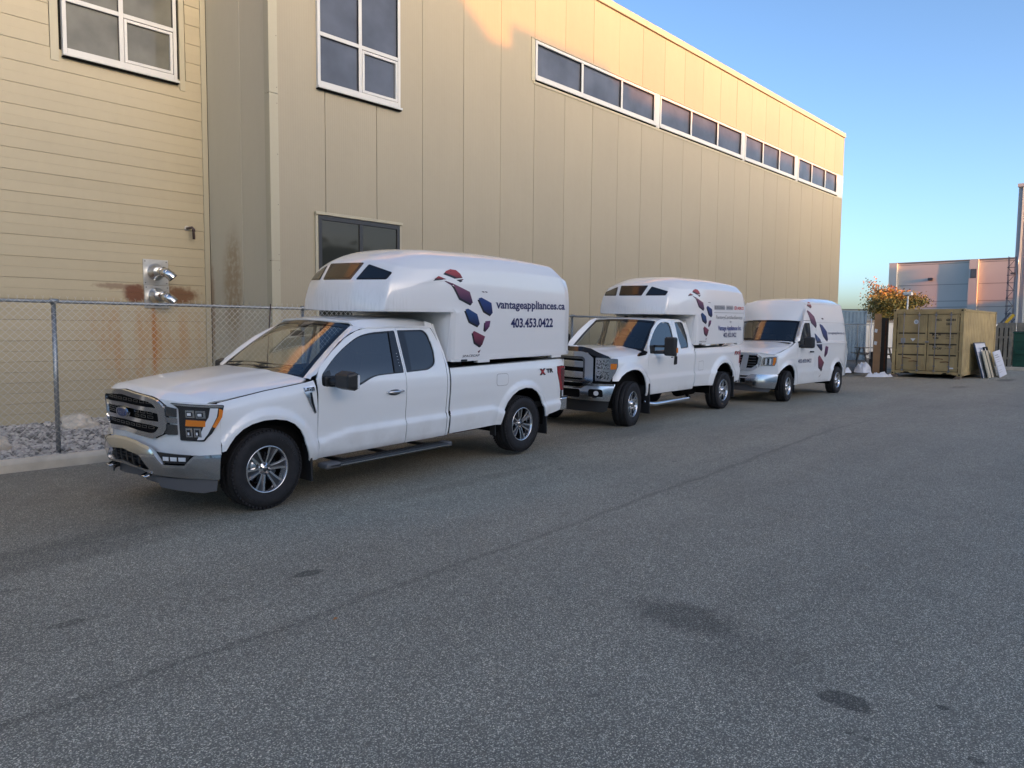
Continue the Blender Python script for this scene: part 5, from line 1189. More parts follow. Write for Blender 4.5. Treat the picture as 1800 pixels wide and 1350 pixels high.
struct(obj('yard', b, 'yard_ground'))
# gravel stones
for mi_, mm in enumerate(('gravel_a', 'gravel_b', 'gravel_c')):
    ico = bmesh.new(); bmesh.ops.create_icosphere(ico, subdivisions=1, radius=1); IV = [v.co.copy() for v in ico.verts]; IF = [[v.index for v in f.verts] for f in ico.faces]; ico.free()
    V_, F_ = [], []
    rs = random.Random(11+mi_)
    for i in range((3300, 2300, 2100)[mi_]):
        if i % 5: x = rs.uniform(1.2, 5.6); y = KY(x)+.17+(15.0-KY(x)-.2)*rs.random()**1.25
        else: x = rs.uniform(5.6, 13); y = rs.uniform(10.9, 12.3)
        r = rs.uniform(.016, .036)*(1.25 if mi_ == 1 else 1)
        z = bedz(x, y)+r*.35
        q = Matrix.Rotation(rs.random()*6, 3, 'Z') @ Matrix.Rotation(rs.random()*6, 3, 'X'); sc = Vector((r*rs.uniform(.8, 1.5), r*rs.uniform(.7, 1.1), r*rs.uniform(.5, .9)))
        n0 = len(V_)
        for v in IV:
            k_ = 1+rs.uniform(-.18, .18); p = q @ Vector((v.x*sc.x*k_, v.y*sc.y*k_, v.z*sc.z*k_)); V_.append((x+p.x, y+p.y, z+p.z))
        F_ += [[n0+a for a in f] for f in IF]
    me = bpy.data.meshes.new('gravel'); me.from_pydata(V_, [], F_); o = obj('gravel', me, mm); o['kind'] = 'stuff'
def boulder(x, y, s, lab, sx=1.3, col='boulder_stone', sd=0):
    b = bmesh.new(); bmesh.ops.create_icosphere(b, subdivisions=4, radius=1)
    for v in b.verts:
        n = noise.noise(v.co*1.1+Vector((sd, 0, 0)))*.45+noise.noise(v.co*3.2+Vector((0, sd, 0)))*.12; v.co *= 1+n; v.co = Vector((v.co.x*s*sx, v.co.y*s, v.co.z*s*.72))
    o = obj('boulder', b, col, smooth=True); o.location = (x, y, bedz(x, y)+s*.22); o.rotation_euler = (0, 0, sd); tag(o, lab, 'boulder', 'boulders in the gravel bed')
boulder(4.35, 14.0, .27, 'grey-brown angular boulder behind the fence post, close to the siding wall', 1.3, sd=1.3)
boulder(2.62, 12.1, .24, 'pale round boulder left of the fence post at the edge of the photo', 1.3, sd=4.1)
boulder(5.05, 14.0, .20, 'rounded pale boulder against the wall just right of the fence post', 1.3, sd=2.2)
boulder(6.0, 13.9, .24, 'light tan boulder by the wall near the pickup grille', 1.5, sd=7.9)
boulder(4.55, 12.35, .22, 'flat cream boulder in the gravel right of the fence post', 1.7, sd=5.5)
boulder(5.35, 12.1, .20, 'cream boulder low in the gravel beside the near pickup bumper', 1.6, sd=9.1)
# kerb stones
kb = empty('kerb', (0, 0, 0)); kb['kind'] = 'structure'
prf = [(0, -.06), (0.0, .10), (.012, .135), (.035, .15), (.15, .152), (.165, .14), (.17, -.06)]
xk = -7.2; L_ = 0
while xk < 30.8:
    ln = 2.9; x0, x1 = xk+.006, min(xk+ln, 31.0)-.006; b = bmesh.new(); rows = []
    for x in (x0, (x0+x1)/2, x1): rows.append([b.verts.new((x, KY(x)+p, gz(x)+q)) for p, q in prf])
    for a, c in zip(rows, rows[1:]):
        for j in range(len(prf)-1): b.faces.new((a[j], c[j], c[j+1], a[j+1]))
    b.faces.new(rows[0]); b.faces.new(rows[-1][::-1]); obj('kerb_stone', b, 'concrete', kb, smooth=False); xk += ln
xk = 31
# ================================================================ chain-link fence
FY = lambda x: 11.19
fn_ = empty('chain_link_fence', (3.209, 11.19, .12)); tag(fn_, 'galvanised chain-link fence with top rail running behind the parked vehicles', 'fence')
def fpart(name, b, m_): 
    o = obj(name, b, m_, fn_); o.matrix_parent_inverse = Matrix.Identity(4); o.location = (-3.209, -11.19, -.12); return o
posts = [-4.2, -.5, 3.209, 6.95, 10.65, 14.35, 18.05, 21.75, 25.45, 29.15, 32.1, 35.06, 37.6]
for x in posts:
    b = bmesh.new(); bm_tube(b, [(x, 11.19, .05), (x, 11.19, 2.19)], .030, 12); fpart('post', b, 'galvanised')
    b = bmesh.new(); bm_tube(b, [(x, 11.19, 2.15), (x, 11.19, 2.215)], [.036, .036], 12); bm_tube(b, [(x-.05, 11.16, 2.19), (x+.05, 11.16, 2.19)], .030, 10); fpart('post_cap', b, 'galvanised')
    for zz in (.45, .95, 1.4, 1.75, 2.02):
        b = bmesh.new(); bm_tube(b, [(x, 11.19, zz), (x, 11.19, zz+.006)], .034, 10); fpart('tie_wire', b, 'galv_wire')
b = bmesh.new(); bm_tube(b, [(-6, 11.155, 2.18), (38.5, 11.155, 2.18)], .021, 12); fpart('top_rail', b, 'galvanised')
b = bmesh.new(); bm_tube(b, [(-6, 11.15, .16), (38.5, 11.15, .16)], .003, 4); fpart('tension_wire', b, 'galv_wire')
V_, F_ = [], []
def wire(pts, r):
    n0 = len(V_)
    for i, p in enumerate(pts):
        V_.extend([(p[0]-r, p[1], p[2]-r*.6), (p[0]+r, p[1], p[2]-r*.6), (p[0], p[1], p[2]+r)])
        if i:
            a = n0+3*(i-1); c = n0+3*i
            for j in range(3): F_.append((a+j, a+(j+1) % 3, c+(j+1) % 3, c+j))
pit = .0480
nz = int((2.225-.14)/pit)
x = 0; k_ = 0
xx0 = 1.2
segs = [(1.2, 13.5), (13.5, 38.4)]
xw = 1.2
wk = 0
while xw < 38.4:
    dn = pit; ph = wk % 2; wk += 1
    pts = []
    for i in range(nz+1):
        pts.append((xw+(dn*1.04 if (i+ph) % 2 else 0), 11.13+(.004 if i % 2 else -.004), .145+i*pit))
    wire(pts, .0027)
    # twisted barb
    if ph: xw += dn; continue
    pts = [(xw+(dn if nz % 2 else 0)+d_, 11.13, .145+nz*pit+h_) for d_, h_ in ((0, 0), (.004, .02), (-.012, .045))]; wire(pts, .0024)
    pts = [(p[0]*2-p[0], p[1], p[2]) for p in pts]; pts[-1] = (pts[-1][0]+.024, pts[-1][1], pts[-1][2]); wire(pts, .0024)
    xw += dn
me = bpy.data.meshes.new('link_mesh'); me.from_pydata(V_, [], F_); o = obj('link_mesh', me, 'galv_wire', fn_); o.location = (-3.209, -11.19, -.12); o['kind'] = 'stuff'
b = bmesh.new(); bm_tube(b, [(6.15, 11.12, .1), (6.32, 11.12, 2.24)], .011, 6); fpart('tension_bar', b, 'brown_pipe')

# ================================================================ warehouse
B = empty('warehouse', (7.13, 12.472, 0)); tag(B, 'large beige metal-clad warehouse with a ribbon of high windows under its sunlit top', 'building')
off = Vector((-7.13, -12.472, 0))
def bp_(name, b, m_, par=None, smooth=False):
    o = obj(name, b, m_, par or B, smooth)
    if par is None: o.location = off
    return o
def wb(name, lo, hi, m_, par=None, bev=0):
    b = bmesh.new(); bm_box(b, lo, hi, bev); return bp_(name, b, m_, par)
YW = 12.472; YS = 14.9; XR = 7.13; XE = 36.05; ZT_ = 10.72
# siding boards: alternate proud and recessed, in pairs
meb = {}
z = .146; i = 0
LWX = (4.55, 6.55)
while z < 10.6:
    h = .181; pr = .009 if i % 2 == 0 else 0
    for (a, c) in (((-9, 4.36), (6.72, 7.02)) if z > 6.58 and z+h < 10 else ((-9, 7.02),)):
        key = (i % 2, a, c)
        if key not in meb:
            b = bmesh.new(); bm_box(b, (a, 0, .0015), (c, .05, h-.0025 if i % 2 else h-.001), .002); meb[key] = bpy.data.meshes.new('siding_board'); b.to_mesh(meb[key]); b.free(); meb[key].materials.append(MATS['siding_beige'])
        o = bpy.data.objects.new('siding_board', meb[key]); link(o, B); o.location = off+Vector((0, YS-pr, z))
    z += h; i += 1
wb('wall_core', (-9, YS+.045, .02), (XR+.1, YS+.3, 10.9), 'dark_gap')
wb('shaded_foundation', (-9, YS+.02, -.1), (XR, YS+.12, .15), 'dark_gap')  # base strip coloured black for the shade in the gap under the siding
wb('corner_trim', (7.02, YS-.03, .12), (7.125, YS+.05, 10.6), 'trim_beige')
wb('window_trim', (6.60, YS-.022, 6.45), (6.70, YS+.03, 10.0), 'trim_beige'); wb('window_trim', (4.37, YS-.022, 6.45), (4.50, YS+.03, 10.0), 'trim_beige')
# return wall (faces left)
for y0, y1 in ((12.60, 13.53), (13.542, 14.86)):
    b = bmesh.new(); bm_box(b, (XR, y0, .1), (XR+.08, y1, 10.7), .006); bp_('return_panel', b, 'return_beige')
wb('return_core', (XR+.03, 12.5, .1), (XR+.2, 14.9, 10.7), 'dark_gap')
wb('base_flashing', (XR-.012, 12.6, .1), (XR, 14.85, .22), 'trim_beige')
# corner flashing in lengths
z = .1
while z < 10.7:
    z1 = min(z+2.98, 10.7); b = bmesh.new(); bm_box(b, (XR-.014, YW-.014, z), (XR+.16, YW+.02, z1-.01)); bm_box(b, (XR-.014, YW+.021, z), (XR-.001, YW+.16, z1-.01)); bp_('corner_flashing', b, 'trim_beige')
    for zz in (z+.1, z+1.0, z+1.9, z+2.8):
        if zz < z1: wb('rivet', (XR+.13, YW-.018, zz), (XR+.142, YW-.013, zz+.012), 'rim_dark')
    z = z1
# wall panels, 1.213 m wide
x = XR+.10; seams = [8.285+1.2135*i for i in range(0, 23)]
edges = [XR+.02]+[s for s in seams if s < XE-.3]+[XE]
mw = {}
def panel(x0, x1, z0, z1):
    w_ = round(x1-x0, 3); key = (w_, z0, z1)
    if key not in mw:
        b = bmesh.new(); bm_box(b, (.005, 0, z0), (w_-.005, .07, z1), .006); mw[key] = bpy.data.meshes.new('wall_panel'); b.to_mesh(mw[key]); b.free(); mw[key].materials.append(MATS['panel_beige'])
    o = bpy.data.objects.new('wall_panel', mw[key]); link(o, B); o.location = off+Vector((x0, YW+random.uniform(-.0015, .0015), 0))
for a, c in zip(edges, edges[1:]):
    if a >= 14.2: panel(a, c, .1, 7.985); panel(a, c, 9.02, ZT_)
    else: panel(a, c, .1, ZT_)
wb('wall_core', (XR+.1, YW+.05, .1), (XE, YW+.35, 10.75), 'dark_gap')
wb('end_wall', (XE-.001, YW, .1), (XE+.07, 40, 10.72), 'panel_beige')
# parapet cap in lengths
x = XR-.05
while x < XE+.05:
    x1 = min(x+3.05, XE+.09); b = bmesh.new(); bm_box(b, (x+.003, YW-.055, 10.735), (x1-.003, YW+.45, 10.92), .01); bp_('parapet_cap', b, 'trim_beige'); x = x1
wb('roof_deck', (XR, YW+.4, 10.5), (XE, 45, 10.7), 'concrete'); wb('siding_roof', (-9, YS+.05, 10.6), (XR, 45, 10.9), 'concrete')
wb('parapet_cap', (-9, YS-.06, 10.62), (XR-.06, YS+.4, 10.8), 'trim_beige')
def bars(par, lst, m_, y0, y1, nm='frame'):
    for (a, c, d, e) in lst: wb(nm, (a, y0, d), (c, y1, e), m_, par, .004)
def pane(par, a, c, d, e, y, m_):
    b = bmesh.new(); bm_box(b, (a, y, d), (c, y+.012, e)); o = obj('pane', b, m_, par); return o
def winroot(name, x, y, z): 
    o = empty(name, Vector((x, y, z))+off, parent=B); return o
def window(x0, x1, z0, z1, xm, zb, y, casement, glass, fr='frame_white', w_=.065, sill=True):
    r = winroot('window', 0, 0, 0); P = .045
    bars(r, [(x0, x0+w_, z0, z1), (x1-w_, x1, z0, z1), (x0+w_+.001, x1-w_-.001, z0, z0+w_*1.5), (x0+w_+.001, x1-w_-.001, z1-w_, z1)], fr, y-P, y+.05)
    bars(r, [(xm-w_*.6, xm+w_*.6, z0+w_*1.5+.001, z1-w_-.001)], fr, y-P+.002, y+.05)
    bars(r, [(x0+w_+.001, xm-w_*.6-.001, zb, zb+w_*1.15), (xm+w_*.6+.001, x1-w_-.001, zb, zb+w_*1.15)], fr, y-P+.003, y+.05)
    for a, c, d, e in ((x0+w_, xm-w_*.6, z0+w_*1.5, zb), (x0+w_, xm-w_*.6, zb+w_*1.15, z1-w_), (xm+w_*.6, x1-w_, zb+w_*1.15, z1-w_), (xm+w_*.6, x1-w_, z0+w_*1.5, zb)):
        pane(r, a, c, d, e, y-.002, glass)
        wb('gasket', (a+.001, y-P+.012, e-.014), (c-.001, y-.004, e-.001), 'black_trim', r); wb('gasket', (c-.013, y-P+.012, d+.001), (c-.001, y-.004, e-.015), 'black_trim', r)
    if casement:
        a, c, d, e = xm+w_*.6+.006, x1-w_-.012, z0+w_*1.5+.004, zb-.016; k_ = .052
        bars(r, [(a, a+k_, d, e), (c-k_, c, d, e), (a+k_+.001, c-k_-.001, d, d+k_), (a+k_+.001, c-k_-.001, e-k_, e)], fr, y-P-.004, y-.006, 'sash')
    if sill:
        b = bmesh.new(); bm_box(b, (x0-.01, y-.085, z0-.045), (x1+.03, y+.02, z0-.004), .004); obj('sill', b, fr, r)
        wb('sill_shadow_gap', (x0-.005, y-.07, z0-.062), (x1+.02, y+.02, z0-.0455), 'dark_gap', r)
    return r
window(4.55, 6.53, 6.60, 9.4, 5.525, 7.495, YS-.03, True, 'pane_grey')
window(8.10, 10.07, 6.40, 9.4, 9.073, 7.325, YW-.012, True, 'pane_blue', w_=.062)
# dark ground floor window
r = winroot('window', 0, 0, 0); y = YW-.012
bars(r, [(8.09, 8.165, 1.1, 4.0), (9.985, 10.06, 1.1, 4.0), (8.166, 9.984, 3.915, 4.0), (8.166, 9.984, 1.1, 1.2), (9.035, 9.115, 1.201, 3.914)], 'frame_dark', y-.03, y+.05)
for a, c in ((8.166, 9.034), (9.116, 9.984)): pane(r, a, c, 1.2, 3.914, y-.005, 'pane_dark')
b = bmesh.new(); bm_box(b, (8.02, y-.06, 4.005), (10.12, y+.02, 4.06), .006); obj('head_flashing', b, 'trim_beige', r)
wb('jamb_trim', (8.03, y-.022, 1.0), (8.088, y+.02, 4.0), 'trim_beige', r); wb('jamb_trim', (10.062, y-.022, 1.0), (10.10, y+.02, 4.0), 'trim_beige', r)
# ribbon of high windows
GR = [(14.36, [16.27, 18.12], 19.90), (20.17, [22.08, 23.89], 25.73), (25.98, [27.5, 28.99], 30.55), (30.86, [32.32, 33.86], 35.32)]
z0, z1 = 8.055, 8.985; y = YW
for gi, (a, ms, c) in enumerate(GR):
    r = winroot('ribbon_window', 0, 0, 0); w_ = .07
    bars(r, [(a, a+w_, z0, z1), (c-w_, c, z0, z1), (a+w_+.001, c-w_-.001, z0, z0+.10), (a+w_+.001, c-w_-.001, z1-w_, z1)], 'frame_white', y-.03, y+.06)
    bars(r, [(q-.04, q+.04, z0+.101, z1-w_-.001) for q in ms], 'frame_white', y-.028, y+.06)
    ee = [a+w_-.035]+ms+[c-w_+.035]
    for p_, q_ in zip(ee, ee[1:]):
        pane(r, p_+.04, q_-.04, z0+.10, z1-w_, y+.03, 'pane_blue')
        wb('gasket', (q_-.055, y-.01, z0+.102), (q_-.041, y+.028, z1-w_-.002), 'black_trim', r); wb('gasket', (p_+.041, y-.01, z1-w_-.02), (q_-.056, y+.028, z1-w_-.002), 'black_trim', r)
    b = bmesh.new(); bm_box(b, (a-.02, y-.07, z0-.04), (c+.02, y+.02, z0-.002), .004); obj('sill', b, 'frame_white', r)
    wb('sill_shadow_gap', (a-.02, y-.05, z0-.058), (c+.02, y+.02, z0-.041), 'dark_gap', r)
for a, c in ((14.215, 14.34), (19.92, 20.15), (25.75, 25.96), (30.57, 30.84), (35.34, XE+.02)):
    wb('pilaster_trim', (a, y-.02, 7.99), (c, y+.05, 9.015), 'trim_beige' if a < 15 else 'frame_white')
wb('head_flashing', (14.2, y-.035, 9.0), (XE+.03, y+.02, 9.02), 'trim_beige'); wb('foot_flashing', (14.3, y-.02, 7.93), (XE+.03, y-.003, 7.985), 'trim_beige')
# ---- vents and pipe on the siding
def vent(x, z, zt, zb, lab, drop):
    e = empty('exhaust_vent', (x, YS-.02, z)); tag(e, lab, 'vent', 'steel flue outlets on the siding wall')
    b = bmesh.new(); bm_box(b, (-.235, -.012, zb-z), (.235, .01, zt-z), .003); obj('mounting_plate', b, 'sheet_steel', e)
    for sx in (-.2, .2):
        for sz in (zb-z+.04, zt-z-.04): box('screw', (sx-.009, -.018, sz-.009), (sx+.009, -.01, sz+.009), 'rim_dark', e)
    b = bmesh.new(); bm_lathe(b, [(.165, -.012), (.155, -.03), (.10, -.10), (.088, -.14), (.088, -.26)], 40); obj('flange_cone', b, 'duct_steel', e)
    P = [Vector((0, -.24, 0)), Vector((.0, -.34, -.005)), Vector((.03, -.42, -.03)), Vector((.08, -.47, -.075)), Vector((.115, -.49, -.12))]
    b = bmesh.new(); bm_tube(b, P, [.088, .088, .090, .088, .086], 28, False); obj('elbow', b, 'duct_steel', e)
    for p, q in zip(P[1:], P[2:]):
        d = (q-p).normalized(); b = bmesh.new(); bm_tube(b, [p-d*.006, p+d*.006], .094, 28); obj('seam_ring', b, 'duct_steel', e)
    d = (P[-1]-P[-2]).normalized(); b = bmesh.new(); bm_tube(b, [P[-1]-d*.03, P[-1]+d*.012], .092, 28, False); obj('mouth_ring', b, 'duct_steel', e)
    b = bmesh.new(); bm_tube(b, [P[-1]-d*.005, P[-1]-d*.004], .083, 28); obj('mouth_opening', b, 'duct_inside', e)
    return e
vent(6.04, 2.90, 3.14, 2.65, 'steel wall flue with downturned elbow, the upper one above the fence rail', 0)
v2_ = vent(6.05, 2.44, 2.645, 2.21, 'steel wall flue half hidden behind the fence rail, rust streak below it', 0)
e = empty('drain_pipe', (6.70, YS-.01, 3.80)); tag(e, 'short brown downturned pipe stub high on the siding wall', 'pipe')
b = bmesh.new(); bm_tube(b, [(-.03, 0, 0), (-.02, -.10, .0), (.01, -.15, .01), (.03, -.16, -.02), (.035, -.16, -.22)], .026, 12); obj('pipe', b, 'brown_pipe', e)
b = bmesh.new(); bm_tube(b, [(.03, -.16, -.01), (.032, -.16, -.07)], .033, 12); obj('collar', b, 'brown_pipe', e)
b = bmesh.new(); bm_tube(b, [(-.03, .01, 0), (-.03, -.012, 0)], .05, 14); obj('wall_flange', b, 'sheet_steel', e)

# ================================================================ far yard
def placed(name, x, y, z, rz=0): return empty(name, (x, y, z), (0, 0, rz))
def corr(b, p0, dir_, L_, z0, z1, per=.28, dep=.036, out=(0, -1)):
    """corrugated sheet along dir_ from p0"""
    n = int(L_/per); prev = None
    for i in range(n):
        for t, d in ((0, 0), (.30, 0), (.5, dep), (.80, dep), (1, 0)):
            s = (i+t)*L_/n; x = p0[0]+dir_[0]*s-out[0]*d; y = p0[1]+dir_[1]*s-out[1]*d
            c = (b.verts.new((x, y, z0)), b.verts.new((x, y, z1)))
            if prev: b.faces.new((prev[0], c[0], c[1], prev[1]))
            prev = c
def container(x0, y0, z0, lx, ly, h, m_, md, lab, doors=True, blocks=True):
    e = placed('shipping_container', x0, y0, z0); tag(e, lab, 'container')
    for nm, (px, py) in (('a', (0, 0)), ('b', (0, ly)), ('c', (lx, 0)), ('d', (lx, ly))):
        sx = .0 if px == 0 else -.12; sy = 0 if py == 0 else -.12
        box('corner_post', (px+sx, py+sy, .12), (px+sx+.12, py+sy+.12, h-.12), m_, e)
        for zz in (0, h-.12):
            b = bmesh.new(); bm_box(b, (px+sx-.006, py+sy-.006, zz), (px+sx+.166 if px == 0 else px+.006, py+sy+.166 if py == 0 else py+.006, zz+.12), .008); q = obj('corner_casting', b, m_, e)
            fx = px-.008 if px == 0 else px+.002; box('casting_hole', (fx, py+sy+.04, zz+.035), (fx+.006, py+sy+.10, zz+.085), 'dark_gap', q)
            fy = py-.008 if py == 0 else py+.002; box('casting_hole', (px+sx+.04, fy, zz+.03), (px+sx+.11, fy+.006, zz+.09), 'dark_gap', q)
    for yy in (0.01, ly-.07):
        box('bottom_rail', (.16, yy, .02), (lx-.16, yy+.06, .16), m_, e); box('top_rail', (.16, yy, h-.09), (lx-.16, yy+.06, h-.012), m_, e)
    b = bmesh.new(); corr(b, (.12, .025), (1, 0), lx-.24, .16, h-.09, out=(0, -1)); obj('side_wall', b, m_, e)
    b = bmesh.new(); corr(b, (lx-.12, ly-.025), (-1, 0), lx-.24, .16, h-.09, out=(0, 1)); obj('side_wall', b, m_, e)
    b = bmesh.new(); corr(b, (lx-.03, .12), (0, 1), ly-.24, .12, h-.09, out=(1, 0)); obj('end_wall', b, m_, e)
    box('roof', (.1, .07, h-.05), (lx-.1, ly-.07, h-.03), m_, e); box('floor', (.1, .07, .10), (lx-.1, ly-.07, .14), 'cont_tan_dark', e)
    for i in range(6): box('cross_member', (.6+i*(lx-1.2)/5, .05, .02), (.68+i*(lx-1.2)/5, ly-.05, .10), 'cont_tan_dark', e)
    if blocks:
        for px in (0.01, lx-.2):
            for py in (.02, ly-.22): box('support_block', (px, py, -z0+.1+.001), (px+.18, py+.2, -.006), 'wood_block', e, .01)
    return e
CB = .20
ct = container(32.05, 6.46, CB, 6.06, 2.44, 2.56, 'cont_tan', 0, 'olive-tan shipping container with closed double doors and stencilled numbers at the end of the lot')
h = 2.56; ly = 2.44
box('door_header', (-.002, .13, h-.20), (.09, ly-.13, h-.012), 'cont_tan', ct)
b = bmesh.new()  # sill with forklift-like notches
pl = [(.13, .16), (.13, .05), (.30, .05), (.42, .13), (.60, .13), (.70, .06), (ly-.70, .06), (ly-.60, .13), (ly-.42, .13), (ly-.30, .05), (ly-.13, .05), (ly-.13, .16)]
sheet('door_sill', ccw(pl), lambda u, z: Vector((-.004, ly-u, z)), 'cont_tan', ct, .2, rim=.08)
box('dark_recess', (.085, .13, .14), (.10, ly-.13, h-.2), 'dark_gap', ct)
for di, (ya, yb) in enumerate(((ly/2+.012, ly-.15), (.15, ly/2-.012))):
    d = empty('door', (0, 0, 0), parent=ct)
    # stepped face: 4 raised fields with ribs between
    zs = [.19, .78, 1.20, 1.62, h-.22]
    box('door_frame', (.030, ya, .18), (.08, yb, h-.21), 'cont_tan', d)
    for za, zb in zip(zs, zs[1:]):
        b = bmesh.new(); bm_box(b, (.004, ya+.10, za+.03), (.031, yb-.10, zb-.03), .012); obj('door_field', b, 'cont_tan', d)
    for zz in zs[1:-1]: box('rib_groove', (.026, ya+.06, zz-.024), (.029, yb-.06, zz+.024), 'cont_tan_dark', d)
    for yy in (lerp(ya, yb, .27 if di == 0 else .26), lerp(ya, yb, .77 if di == 0 else .74)):
        b = bmesh.new(); bm_tube(b, [(-.028, yy, .10), (-.028, yy, h-.10)], .017, 10); obj('locking_rod', b, 'cont_rod', d)
        for zz in (.16, .34, 1.08, h-.26): box('rod_bracket', (-.045, yy-.045, zz), (.01, yy+.045, zz+.05), 'cont_rod' if zz < 2.2 else 'cont_rod', d)
        for zz in (.085, h-.125): box('cam_keeper', (-.05, yy-.06, zz), (.0, yy+.06, zz+.035), 'cont_tan', d)
        zz = .66 if yy > (ya+yb)/2 else .52
        b = bmesh.new(); bm_tube(b, [(-.035, yy, zz), (-.05, yy-.10, zz+.005), (-.05, yy-.30, zz-.02)] if yy > (ya+yb)/2 else [(-.035, yy, zz), (-.05, yy+.10, zz+.03), (-.05, yy+.30, zz+.01)], .012, 6); obj('door_handle', b, 'rust', d)
    yh = yb if di == 0 else ya
    for zz in (.30, .92, 1.66, 2.24):
        box('hinge', (-.012, (yb-.04) if di == 0 else (ya-.10), zz), (.03, (yb+.10) if di == 0 else (ya+.04), zz+.055), 'cont_tan', d, .006)
CD = lambda u, z: Vector((.002, ly-u, z))      # u runs right in the picture
box('centre_catch', (-.02, ly/2-.06, 1.26), (.03, ly/2+.06, 1.33), 'cont_rod', ct, .01)
sheet('placard', el(.82, 2.06, .085, .085), CD, 'decal_white', ct, .1, rim=.004); q = LAST[0]; sheet('placard_mark', el(.82, 2.06, .035, .045), lambda u, z: CD(u, z)+Vector((-.002, 0, 0)), 'cont_blue', q, .1, holes=[el(.82, 2.06, .018, .028)], rim=0)
sheet('placard', [(.30, 1.23), (.46, 1.23), (.46, 1.43), (.30, 1.43)], lambda u, z: CD(u, z)+Vector((-.003, 0, 0)), 'decal_midgrey', ct, .1, rim=.004)
sheet('placard', [(.73, 1.30), (.82, 1.42), (.64, 1.42)], CD, 'decal_white', ct, .1, rim=.003)
sheet('placard', [(2.02, .28), (2.16, .28), (2.16, .33), (2.02, .33)], CD, 'decal_white', ct, .1, rim=.003)
for (s_, a, c, z0_, h_) in (('WSCU', 1.49, 1.70, 2.095, .085), ('630384', 1.85, 2.17, 2.095, .085), ('22G1', 1.85, 2.04, 1.94, .085), ('M G W', 1.40, 1.70, 1.53, .085), ('TARE', 1.42, 1.62, 1.41, .07), ('NET', 1.42, 1.58, 1.13, .075), ('CU CAP', 1.42, 1.74, 1.01, .08)):
    text_on('stencil_lettering', s_, CD, a, c, z0_, h_, 'decal_black', ct, .003, bold=.03)
for (s_, a, c, z0_, h_) in (('24000 KG', 1.86, 2.12, 1.55, .045), ('52910 LB', 1.86, 2.12, 1.49, .045), ('2220 KG', 1.86, 2.12, 1.41, .045), ('28240 KG', 1.84, 2.10, 1.13, .045), ('33.2 CU M', 1.84, 2.10, 1.04, .045)):
    text_on('stencil_lettering', s_, CD, a, c, z0_, h_, 'cont_tan_dark', ct, .003)
# ---- blue container far left of it
e = container(43.2-6.06, 13.35, .30, 6.06, 2.44, 2.70, 'cont_blue', 0, 'blue corrugated shipping container behind the fence beyond the van', blocks=False)
e.rotation_euler = (0, 0, math.radians(-22)); e.location = (43.2-6.06*math.cos(math.radians(22)), 13.35+6.06*math.sin(math.radians(22)), .30)
# ---- storage trailer, cream hall, tables
def simple_hall(name, lab, cat, x, y, z, rz, lx, ly_, h_, m_, detail=None):
    e = placed(name, x, y, z, rz); tag(e, lab, cat)
    box('wall', (0, 0, 0), (lx, ly_, h_), m_, e); box('roof', (-.1, -.1, h_), (lx+.1, ly_+.1, h_+.12), 'tilt_joint', e)
    return e
e = simple_hall('storage_trailer', 'pale grey panelled storage shed behind the picnic table', 'shed', 45.2, 16.4, .3, math.radians(-48), 7.0, 2.4, 2.1, 'trailer_white')
for i in range(24): box('wall_rib', (.15+i*.285, -.012, .1), (.17+i*.285, -.001, 2.05), 'tilt_joint', e)
e = simple_hall('far_hall', 'cream sunlit hall far off between the blue container and the tree', 'building', 108, 56, 0, math.radians(-48), 30, 12, 5.2, 'far_cream')
for i in range(5): box('window', (3+i*5.5, -.05, 1.6), (5+i*5.5, -.01, 3.0), 'pane_blue', e)
# picnic table
e = placed('picnic_table', 41.4, 12.35, .30, math.radians(-50)); tag(e, 'weathered grey wooden picnic table behind the fence', 'table')
for i in range(5): box('table_plank', (-.9, -.36+i*.145, .71), (.9, -.225+i*.145, .75), 'picnic_wood', e)
for yy in (-.78, .58):
    for i in range(2): box('bench_plank', (-.9, yy+i*.10, .42), (.9, yy+.09+i*.10, .46), 'picnic_wood', e)
for xx in (-.65, .65):
    for s_ in (-1, 1):
        b = bmesh.new(); bm_tube(b, [(xx, s_*.62, 0), (xx, s_*.22, .71)], .05, 4); obj('leg', b, 'picnic_wood', e)
    box('cross_beam', (xx-.03, -.75, .36), (xx+.03, .75, .42), 'picnic_wood', e)
lathe('steel_drum', [(0, 0), (.27, 0), (.275, .02), (.27, .28), (.28, .29), (.27, .30), (.27, .58), (.28, .59), (.27, .6), (.27, .86), (.28, .88), (.26, .88), (.26, .86), (0, .86)], 'barrel_dark', None, 28, (33.6, 9.95, .14), (PI/2, 0, 0)); tag(LAST[0], 'dark steel drum standing beside the leaning boards', 'barrel')
# leaning boards left of the container
def board(name, lab, cat, base, top, w_, th, m_, wd):
    """a board from base to top (lower and upper edge midpoints), wd = horizontal width direction"""
    base = Vector(base); top = Vector(top); u = (top-base); L_ = u.length; u.normalize(); wd = Vector(wd).normalized(); n = u.cross(wd).normalized()
    e = empty(name, base); M_ = Matrix((wd, n, u)).transposed().to_4x4()
    e.rotation_euler = M_.to_euler(); tag(e, lab, cat); return e, L_
e, L_ = board('timber_board', 'tall brown plywood board leaning left of the tan container', 'board', (32.35, 9.56, .16), (32.5, 9.02, 2.52), 0, 0, 0, (.2, -1, 0))
box('board_face', (-.13, -.02, 0), (.13, .02, L_), 'plywood', e, .004)
for zz in (1.75, 1.25): sheet('paper_tag', rnd([(-.12, zz-.06), (-.02, zz-.09), (.0, zz+.05), (-.10, zz+.08)], .01), lambda u, z: Vector((u, -.024, z)), 'decal_white', e, .1, rim=.002)
e, L_ = board('timber_board', 'dark board leaning between the plywood and the container', 'board', (32.75, 9.40, .12), (32.85, 8.98, 2.38), 0, 0, 0, (.3, -1, 0)); box('board_face', (-.13, -.02, 0), (.13, .02, L_), 'dark_board', e, .004); box('board_strip', (.0, -.032, .1), (.06, -.021, L_-.1), 'rust', e)
